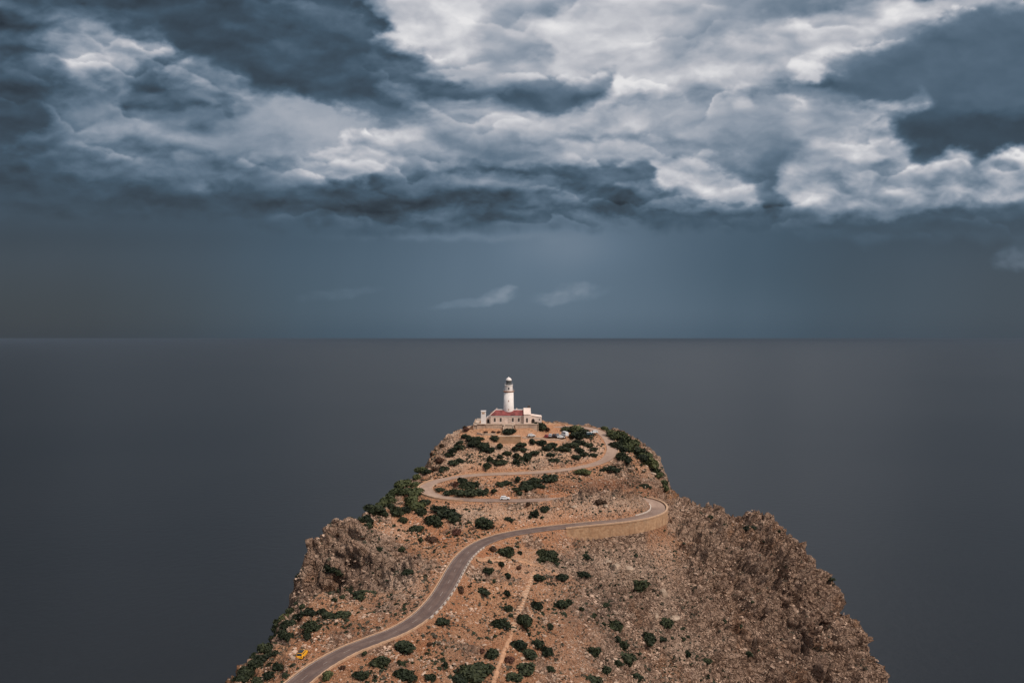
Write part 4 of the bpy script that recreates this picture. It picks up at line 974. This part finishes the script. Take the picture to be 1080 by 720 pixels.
p = hit(319, 692); car('yellow', (p[0], p[1], gz(p[0], p[1])+.12), R(82), 'yellow car with dark roof parked off the lowest stretch of road', roofcol='dark', group='vehicles on the road')
# ================================================================== vegetation
rng = np.random.default_rng(11)
def shrub_mesh(name, mat, seed, n=520, lobes=6, leaf=.13, flat=1.0):
    r = np.random.default_rng(seed)
    C = [np.array([0, 0, .45])]; Rr = [.62]
    for k in range(lobes):
        a = r.uniform(0, 2*np.pi); d = r.uniform(.3, .72); C.append(np.array([d*np.cos(a), d*np.sin(a), r.uniform(.25, .6)])); Rr.append(r.uniform(.28, .5))
    C = np.array(C); Rr = np.array(Rr); V = []; Fc = []
    pr = Rr**2/np.sum(Rr**2); idx = r.choice(len(C), n, p=pr)
    d = r.normal(size=(n, 3)); d /= np.linalg.norm(d, axis=1)[:, None]; d[:, 2] = np.abs(d[:, 2])*np.where(r.random(n) < .8, 1, -1)
    rad = Rr[idx]*(.72+.33*r.random(n)**.7)
    P = C[idx]+d*rad[:, None]; P[:, 2] = np.maximum(P[:, 2]*flat, .01)
    nrm = d+.7*r.normal(size=(n, 3)); nrm /= np.linalg.norm(nrm, axis=1)[:, None]
    u = np.cross(nrm, r.normal(size=(n, 3))); u /= np.linalg.norm(u, axis=1)[:, None]; w = np.cross(nrm, u)
    s = (leaf*(.6+.8*r.random(n)))[:, None]
    A = np.stack([P-u*s-w*s*.6, P+u*s*.9-w*s*.7, P+u*s+w*s*.6, P-u*s*.8+w*s*.8], 1)+r.normal(size=(n, 4, 3))*leaf*.15
    V = A.reshape(-1, 3); Q = np.arange(n*4).reshape(n, 4)
    # dark mass inside so that the crown is not see-through everywhere
    cv = []; cf = []
    for c, q in zip(C, Rr*.72):
        b = len(cv)
        for j, (rr, zz) in enumerate(((.5, -.75), (1, -.2), (.9, .4), (.45, .85))):
            for k in range(7): cv.append(c+np.array([q*rr*np.cos(k*.9), q*rr*np.sin(k*.9), q*zz*flat]))
        for j in range(3):
            for k in range(7): cf.append((b+j*7+k, b+j*7+(k+1) % 7, b+(j+1)*7+(k+1) % 7, b+(j+1)*7+k))
        cf.append((b+21, b+22, b+24, b+26)); cf.append((b+22, b+23, b+24, b+24)) if False else None
    cv = np.array(cv); cv[:, 2] = np.maximum(cv[:, 2], -.15)
    V = np.vstack([V, cv]); Q = np.vstack([Q, np.array(cf)+n*4])
    # woody stems
    sv = []; sf = []
    for k in range(5):
        a = r.uniform(0, 2*np.pi); e = np.array([.45*np.cos(a), .45*np.sin(a), .5]); u_ = np.array([-np.sin(a), np.cos(a), 0])*.035; w_ = np.array([np.cos(a), np.sin(a), 0])*.035
        b = len(sv); sv += [u_+w_-[0, 0, .2], -u_+w_-[0, 0, .2], -u_-w_-[0, 0, .2], u_-w_-[0, 0, .2], e+u_*.4, e+w_*.4, e-u_*.4, e-w_*.4]
        sf += [(b+j, b+(j+1) % 4, b+4+(j+1) % 4, b+4+j) for j in range(4)]
    m0 = len(V); V = np.vstack([V, np.array(sv)]); Q = np.vstack([Q, np.array(sf)+m0])
    me = raw_mesh(name, V, Q, mats=[mat, M['wood']], midx=[0]*(n+len(cf))+[1]*len(sf)); d_ = me.data; bpy.data.objects.remove(me); return d_
PROTO = {}
for kind, mt in (('dark', 'leaf'), ('olive', 'olive'), ('rust', 'rust')):
    PROTO[kind] = [shrub_mesh('shrub', M[mt], 50+k*7+len(kind), 560, 4+k, .115) for k in range(6)]
    PROTO[kind+'_small'] = [shrub_mesh('shrub', M[mt], 90+k*7+len(kind), 260, 3+k % 3, .17) for k in range(5)]
SHRUBS = """
490 461 9 5;496 463 9 6;502 467 8 8;508 472 10 8;514 475 9 7;519 474 6 5;478 475 9 6;485 472 10 6;475 481 9 5;486 467 7 4;500 468 6 4;478 488 10 6;484 486 9 6;470 494 8 6;466 497 7 5;521 463 8 7;527 471 6 7;536 456 11 6
492 454 7 3 r;489 451 5 4 r;499 447 3 4;512 456 4 2 r;520 456 4 2 r;526 456 4 2 r;543 475 7 5;549 470 9 5;534 479 8 6;550 475 8 4;527 482 6 6;516 485 7 7;514 493 8 8;529 489 12 7;545 482 7 7;556 482 8 10;544 487 7 7
561 466 6 7;572 468 10 5;563 479 8 5;554 485 9 6;576 474 9 6;464 516 8 5;472 520 9 5;480 512 8 8 r;488 509 9 8;493 513 12 10;500 512 10 9;485 521 12 6;497 520 14 7;507 520 10 7;513 518 6 8;479 519 8 7
527 511 9 6;534 510 8 6;546 506 6 9;560 511 14 10;553 515 12 8;544 517 7 5;566 508 10 8;521 518 7 5;579 506 14 6;445 497 10 8 o;440 503 8 7 o;450 499 8 6;459 495 8 4 r;463 487 8 8 r;455 480 4 4 r;466 470 5 5 r
571 451 10 11;578 453 4 5 r;598 454 10 5 o;606 454 14 5 o;615 457 12 5;612 462 14 6;618 461 8 4;604 470 10 6;612 467 10 6;620 469 9 6;627 474 8 5;610 476 9 7;617 479 8 6;600 471 8 4;607 483 8 5;594 475 12 6;583 471 10 6
580 480 9 5;586 484 10 6;625 480 8 5;603 461 5 5 r;637 452 8 5 o;645 458 10 10 o;652 461 12 12 o;659 466 12 14 o;652 470 12 8;664 472 12 12 o;672 476 12 9;680 482 14 10 o;687 489 12 14 o;692 497 8 12 o;657 481 9 12;661 489 9 8
646 494 12 8;635 496 5 4;616 500 12 5 o;563 509 8 10;681 511 10 7;700 510 8 8 o;703 516 6 8 o;425 510 14 12 o;418 518 12 10 o;410 528 14 10 o;403 533 10 8 o;395 540 18 10;386 547 12 12;388 555 8 9;381 549 8 6;420 540 10 18
424 549 8 8;440 520 16 9 o;432 529 14 14 o;440 535 14 12 o;445 541 10 10;437 557 12 8;457 551 14 13;465 538 14 9;474 543 18 13;480 547 10 8;392 572 13 9;356 566 6 4 r;424 580 7 6;454 569 10 6 r;443 570 6 4;481 562 8 8 r;508 555 15 14
429 603 10 8;346 615 14 10;356 618 14 10;364 622 12 9;383 626 16 10;376 629 10 8;361 631 6 5;418 568 3 3;352 633 6 5;536 547 9 6;574 537 8 8;565 543 8 8;559 546 4 4;557 533 4 5 r;519 556 5 5 r;632 529 10 5 r
520 580 7 7 r;536 583 14 12;548 583 5 5;572 584 9 9;579 588 12 10;574 592 10 8;586 591 8 8;618 587 9 6;529 596 6 6;547 599 6 5 r;516 603 9 8;521 612 4 8;535 609 7 7;567 612 10 8;592 610 10 8;616 609 11 5;674 620 20 13
509 624 12 7;535 626 6 8;537 642 9 8;568 639 9 15;592 638 12 9;600 636 6 8;614 643 5 4;637 637 8 5;297 648 9 9 o;301 659 12 12;296 668 12 10;305 672 10 10;325 646 12 10;340 645 8 8;344 650 12 8;358 648 14 9;328 662 12 13
323 672 8 8;281 686 12 12;272 698 14 12;262 711 14 10;294 705 10 8;285 713 12 8;287 672 8 8;279 693 10 8;402 698 16 14;424 686 18 12;423 699 8 8;427 713 18 12;382 715 14 8;343 713 9 12 o;361 704 6 5 r;384 690 5 5
518 690 10 16;529 659 14 12;552 657 11 13;567 677 9 15;548 683 14 12;557 690 14 10;536 696 9 8 r;505 709 20 14;495 715 24 9;484 719 16 6;553 707 16 12;540 714 14 10;578 691 9 12;581 706 8 6;627 688 12 12;624 716 14 9;581 661 6 8
508 688 6 5 r;470 700 5 8;453 681 6 4 r;486 623 7 8 r;465 657 12 3;626 649 7 6;455 716 10 9;650 662 15 13;652 674 6 8;657 681 12 12;659 693 16 12;652 701 8 8;664 700 6 10;639 707 8 10;701 657 13 12;684 673 11 14;697 676 9 4
672 716 12 8;764 658 6 6;781 660 5 6;744 697 10 6;789 697 7 7;637 658 5 5;725 691 6 7;750 547 6 5;790 556 10 6;765 553 4 3;822 564 5 4;875 617 9 3;835 581 4 4;306 644 9 9;293 656 9 9;299 672 10 9;288 664 9 9;276 684 9 10;268 690 9 9;266 702 12 10;256 708 10 9;252 716 12 9;270 718 12 8;290 690 8 7;312 650 8 7;318 640 7 6;412 522 10 9 o;428 519 12 9 o;436 511 10 8 o;404 541 9 8;412 536 9 8;428 538 10 9;446 529 10 8;666 466 12 10 o;676 484 10 8;684 481 10 10 o;695 503 9 9 o;656 474 10 8;498 470 9 7;504 462 9 6;512 470 8 6;570 513 8 7;548 520 7 5;721 674 5 4;768 577 4 3;794 634 5 3
"""
ANCHORS = [(500, 468, 'on the summit slope left of the lower platform'), (536, 452, 'on the lighthouse terraces'), (470, 484, 'on the far left shoulder of the summit slope'), (545, 482, 'on the rocky slope below the lower platform'),
 (582, 474, 'on the slope under the car park wall'), (606, 456, 'along the crest beside the car park'), (614, 472, 'on the scrubby slope inside the top bend'), (490, 516, 'inside the left hairpin bend'), (556, 511, 'on the bank between the two upper straights'),
 (448, 498, 'on the cliff edge above the left hairpin bend'), (660, 466, 'on the steep shoulder outside the top bend'), (690, 494, 'on the far right cliff edge below the top bend'), (650, 494, 'on the rocks outside the corner of the top bend'), (416, 520, 'on the left cliff edge below the left hairpin bend'),
 (436, 536, 'on the orange soil below the left hairpin bend'), (388, 549, 'on the left cliff edge above the knoll'), (465, 553, 'under the gravel bank beside the lower road bend'), (400, 572, 'on top of the rocky knoll'), (365, 622, 'at the foot of the knoll cliff'),
 (430, 595, 'on the pale slope between knoll and road'), (570, 541, 'on the gravel bank above the long straight'), (540, 585, 'just above the footpath'), (578, 588, 'on the stony slope under the retaining wall'), (520, 610, 'left of the stone steps'), (600, 612, 'on the slope right of the stone steps'),
 (675, 620, 'on the bare slope below the retaining wall'), (575, 642, 'right of the dirt path halfway down'), (300, 664, 'on the left cliff edge beside the lowest road'), (272, 702, 'on the cliff edge in the bottom left corner'), (340, 652, 'between the knoll foot and the lowest road'),
 (410, 700, 'on the red soil below the lowest road'), (350, 710, 'on the verge at the bottom edge of the road'), (525, 680, 'left of the dirt path near the bottom'), (560, 685, 'right of the dirt path near the bottom'), (495, 713, 'in the thicket at the bottom edge left of the dirt path'),
 (455, 700, 'on the bare slope right of the lowest road'), (652, 685, 'in the gully right of the dirt path'), (695, 668, 'on the rocky rib right of the gully'), (770, 660, 'on the wide rock flank at the right'), (790, 552, 'along the right skyline of the rock flank'), (840, 590, 'on the far right cliff crest'), (630, 700, 'at the bottom edge right of the dirt path')]
items = []
for ch in SHRUBS.replace('\n', ';').split(';'):
    t = ch.split()
    if len(t) >= 4:
        a = list(map(float, t[:4])); items.append((a, {'r': 'rust', 'o': 'olive'}.get(t[4] if len(t) > 4 else '', 'dark')))
zones = {}
for k, (a, kd) in enumerate(items):
    j = min(range(len(ANCHORS)), key=lambda q: (ANCHORS[q][0]-a[0])**2+(1.5*(ANCHORS[q][1]-a[1]))**2); zones.setdefault(j, []).append(k)
ORD = ['first', 'second', 'third', 'fourth', 'fifth', 'sixth', 'seventh', 'eighth', 'ninth', 'tenth', 'eleventh', 'twelfth', 'thirteenth', 'fourteenth', 'fifteenth', 'sixteenth', 'seventeenth', 'eighteenth', 'nineteenth', 'twentieth']
lab = {}
for j, ks in zones.items():
    ks = sorted(ks, key=lambda k: items[k][0][0]); nn = {}
    def word(k): w = items[k][0][2]; return ('small' if w <= 7 else 'large' if w >= 13 else 'medium')+' '+{'dark': 'dark green', 'olive': 'olive green', 'rust': 'rusty brown'}[items[k][1]]
    cnt = {}
    for k in ks: cnt.setdefault(word(k), []).append(k)
    for w, q in cnt.items():
        for i, k in enumerate(q):
            pos = '' if len(q) == 1 else ('leftmost ' if i == 0 else 'rightmost ' if i == len(q)-1 else ORD[i]+' from left, ')
            t_ = f'{pos}{w} shrub {ANCHORS[j][2]}'; t_ = t_ if len(t_.split()) <= 16 else t_.replace(' shrub', ''); lab[k] = (t_ if len(t_.split()) <= 16 else t_.replace('from left, ', ''), '')
for k, (a, kd) in enumerate(items):
    px, py, w, h = a; p = hit(px, py+h*.30)
    m = p[1]/F; rx = w*m/2*(1.5 if w > 9 else 1.4); hh = min(max(h*m*.75, .62*rx), 1.25*rx); ry = rx*(1.5 if h > 1.05*w else 1.0)
    small = w < 8
    me = PROTO[kd+('_small' if small else '')][k % (5 if small else 6)]
    nm = 'young_tree' if (px, py) == (571, 451) else 'shrub'
    o = bpy.data.objects.new(nm, me); COL.objects.link(o)
    zmin = min(gz(p[0]+dx*rx*.5, p[1]+dy*rx*.5) for dx in (-1, 0, 1) for dy in (-1, 0, 1))
    o.location = (p[0], p[1]+rx*.3, .25*zmin+.75*gz(p[0], p[1]+rx*.3)-.08*hh); o.scale = (rx, ry*random.uniform(.85, 1.05), hh); o.rotation_euler = (0, 0, random.uniform(-.4, .4)+random.choice((0, math.pi)))
    if nm == 'young_tree': tag(o, 'bushy dark tree standing between the whitewashed annex and the parked cars', 'tree')
    else: tag(o, lab[k][0], 'shrub', 'evergreen shrubs scattered over the headland')
# ------------------------------------------------------------------ uncounted small growth and stones
def scatter(n, w_fun, size):
    out = []
    tries = 0
    while sum(len(x) for x in out) < n and tries < 40:
        X = rng.uniform(-105, 150, n*2); Y = rng.uniform(150, 392, n*2)
        lim = (np.abs(X) < Y*.62)
        w = w_fun(X, Y)*lim; keep = rng.random(len(X)) < w
        out.append(np.c_[X[keep], Y[keep]]); tries += 1
    P = np.vstack(out)[:n]; return np.c_[P, bil(GZ, P[:, 0], P[:, 1])]
def field(name, X, Y): return bil(KM[name], X, Y)
def patchy(X, Y, sc, seed): return sstep(-.25, .35, fbm(X/sc, Y/sc, 3, seed))
def free(X, Y): return (field('dr', X, Y) > 3.9)*(field('out', X, Y) < 2)*(field('yard', X, Y) < .3)
def multi(name, protos, P, S_, mat, Zs=None, tilt=.3, sink=.2):
    Vs = []; Fs = []; n0 = 0; which = rng.integers(0, len(protos), len(P))
    for j, (pv, pf) in enumerate(protos):
        q = np.where(which == j)[0]; m = len(q)
        a = rng.uniform(0, 2*np.pi, m); c, s = np.cos(a), np.sin(a); sx = S_[q]; sy = S_[q]*rng.uniform(.6, 1.1, m); sz = S_[q]*(rng.uniform(.5, 1.0, m) if Zs is None else Zs[q])
        x = pv[None, :, 0]*sx[:, None]; y = pv[None, :, 1]*sy[:, None]; z = pv[None, :, 2]*sz[:, None]
        t = rng.normal(size=m)*tilt; y, z = y*np.cos(t)[:, None]-z*np.sin(t)[:, None], y*np.sin(t)[:, None]+z*np.cos(t)[:, None]
        X_ = x*c[:, None]-y*s[:, None]+P[q, 0:1]; Y_ = x*s[:, None]+y*c[:, None]+P[q, 1:2]; Z_ = z+P[q, 2:3]-sink*S_[q][:, None]
        Vs.append(np.stack([X_, Y_, Z_], -1).reshape(-1, 3)); Fs.append((pf[None]+(np.arange(m)*len(pv))[:, None, None]+n0).reshape(-1, pf.shape[1])); n0 += m*len(pv)
    return raw_mesh(name, np.vstack(Vs), np.vstack(Fs), mat)
def rock_proto(seed, div=1, rough=.25):
    import bmesh
    bm = bmesh.new(); bmesh.ops.create_icosphere(bm, subdivisions=div, radius=1); r = np.random.default_rng(seed)
    V = np.array([v.co for v in bm.verts]); Fc = np.array([[v.index for v in f.verts] for f in bm.faces]); bm.free()
    for k in range(4):                                   # knock flat faces off
        d = r.normal(size=3); d /= np.linalg.norm(d); c = r.uniform(.45, .75); e = V@d; V = V-np.maximum(e-c, 0)[:, None]*d*.9
    V = V*(1+rough*r.normal(size=(len(V), 1))*.5); V[:, 2] *= .8
    return V, Fc
rocks = [rock_proto(k, 1) for k in range(6)]
P = scatter(44000, lambda X, Y: free(X, Y)*(1-.45*field('right', X, Y))*(.12+.75*patchy(X, Y, 9, 411)*np.clip(.25+field('rocky', X, Y), 0, 1)), 1)
S_ = np.exp(rng.normal(-1.35, .5, len(P))); S_ = np.clip(S_, .1, 1.1)*(1+.1*field('right', P[:, 0], P[:, 1]))
tag(multi('loose_rubble', rocks, P, S_, M['rubble'], tilt=.5), 'pale limestone rubble lying all over the slopes', 'rubble', kind='stuff')
def tuft(seed, n=9):
    r = np.random.default_rng(seed); V = []; Q = []
    for k in range(n):
        d = r.normal(size=3); d[2] = abs(d[2]); d /= np.linalg.norm(d); c = d*np.array([.7, .7, .65])*r.uniform(.5, 1); u = np.cross(d, r.normal(size=3)); u /= np.linalg.norm(u); w = np.cross(d+.5*r.normal(size=3), u); w /= np.linalg.norm(w)+1e-9
        V += [c-u*.45-w*.3, c+u*.4-w*.35, c+u*.42+w*.35, c-u*.38+w*.4]; Q.append((4*k, 4*k+1, 4*k+2, 4*k+3))
    return np.array(V), np.array(Q)
tf = [tuft(k) for k in range(8)]
P = scatter(24000, lambda X, Y: free(X, Y)*(.06+.6*patchy(X, Y, 12, 421))*(1-.55*field('right', X, Y)), 1)
S_ = np.clip(np.exp(rng.normal(-1.15, .45, len(P))), .15, 1.1)
tag(multi('dry_scrub', tf, P, S_, M['dry'], tilt=.1, sink=.05), 'low dry brown scrub dotted between the rocks', 'scrub', kind='stuff')
P = scatter(6500, lambda X, Y: free(X, Y)*(.02+.7*patchy(X, Y, 13, 431)**2)*(1-.8*field('right', X, Y))*(.30+.70*sstep(300, 335, Y)), 1)
S_ = np.clip(np.exp(rng.normal(-.75, .45, len(P))), .2, 1.2)
tag(multi('green_scrub', tf, P, S_, M['leaf'], tilt=.1, sink=.05), 'low green scrub dotted over the upper slopes', 'scrub', kind='stuff')
# a few boulders that stand out
BOULDERS = [(478, 511, 5, 6, 'tan block of rock standing inside the left hairpin bend beside the bushes'), (650, 598, 12, 13, 'large pale limestone slab on the slope under the retaining wall'), (663, 601, 13, 12, 'widest pale limestone slab below the tall retaining wall'), (642, 592, 8, 8, 'pale boulder left of the limestone slabs under the retaining wall'),
 (700, 625, 9, 18, 'tall pale rock rib standing right of the large lone shrub'), (691, 650, 9, 10, 'pale boulder at the foot of the rock rib near the gully'), (712, 652, 16, 8, 'wide flat grey boulder right of the rocky rib shrubs'),
 (606, 534, 7, 5, 'pale boulder on the left end of the rocky mound above the long straight'), (640, 534, 8, 5, 'pale boulder in the middle of the rocky mound above the long straight'), (688, 499, 10, 6, 'pale boulder on the outcrop outside the top bend'), (551, 694, 6, 5, 'small pale boulder among the shrubs right of the dirt path'), (443, 531, 4, 4, 'small yellowish boulder among the bushes below the left hairpin bend')]
for k, (px, py, w, h, lb) in enumerate(BOULDERS):
    v, f = rock_proto(500+k, 2, .12); p = hit(px, py+h*.2); m = p[1]/F
    v = v*(1+.12*fbm(v[:, 0]*1.3+k, v[:, 1]*1.3+v[:, 2], 3, 7))[:, None]
    o = raw_mesh('boulder', v*np.array([w*m/2, w*m*.4, h*m*.5]), f, M['boulder']); o.location = (p[0], p[1]+w*m*.15, p[2]+h*m*.06); o.rotation_euler = (0, 0, random.uniform(-.4, .4))
    tag(o, lb, 'boulder', 'larger boulders on the slopes')
# white marker post
p = hit(532.5, 664); mp = empty('marker_post', (p[0], p[1], p[2])); tag(mp, 'small white marker post in front of a round shrub left of the dirt path', 'post')
MB().box(-.12, -.12, -.4, .12, .12, 1.0).build('post', M['white'], mp); MB().box(-.3, -.16, .7, .3, -.125, 1.15).build('sign_plate', M['white'], mp)
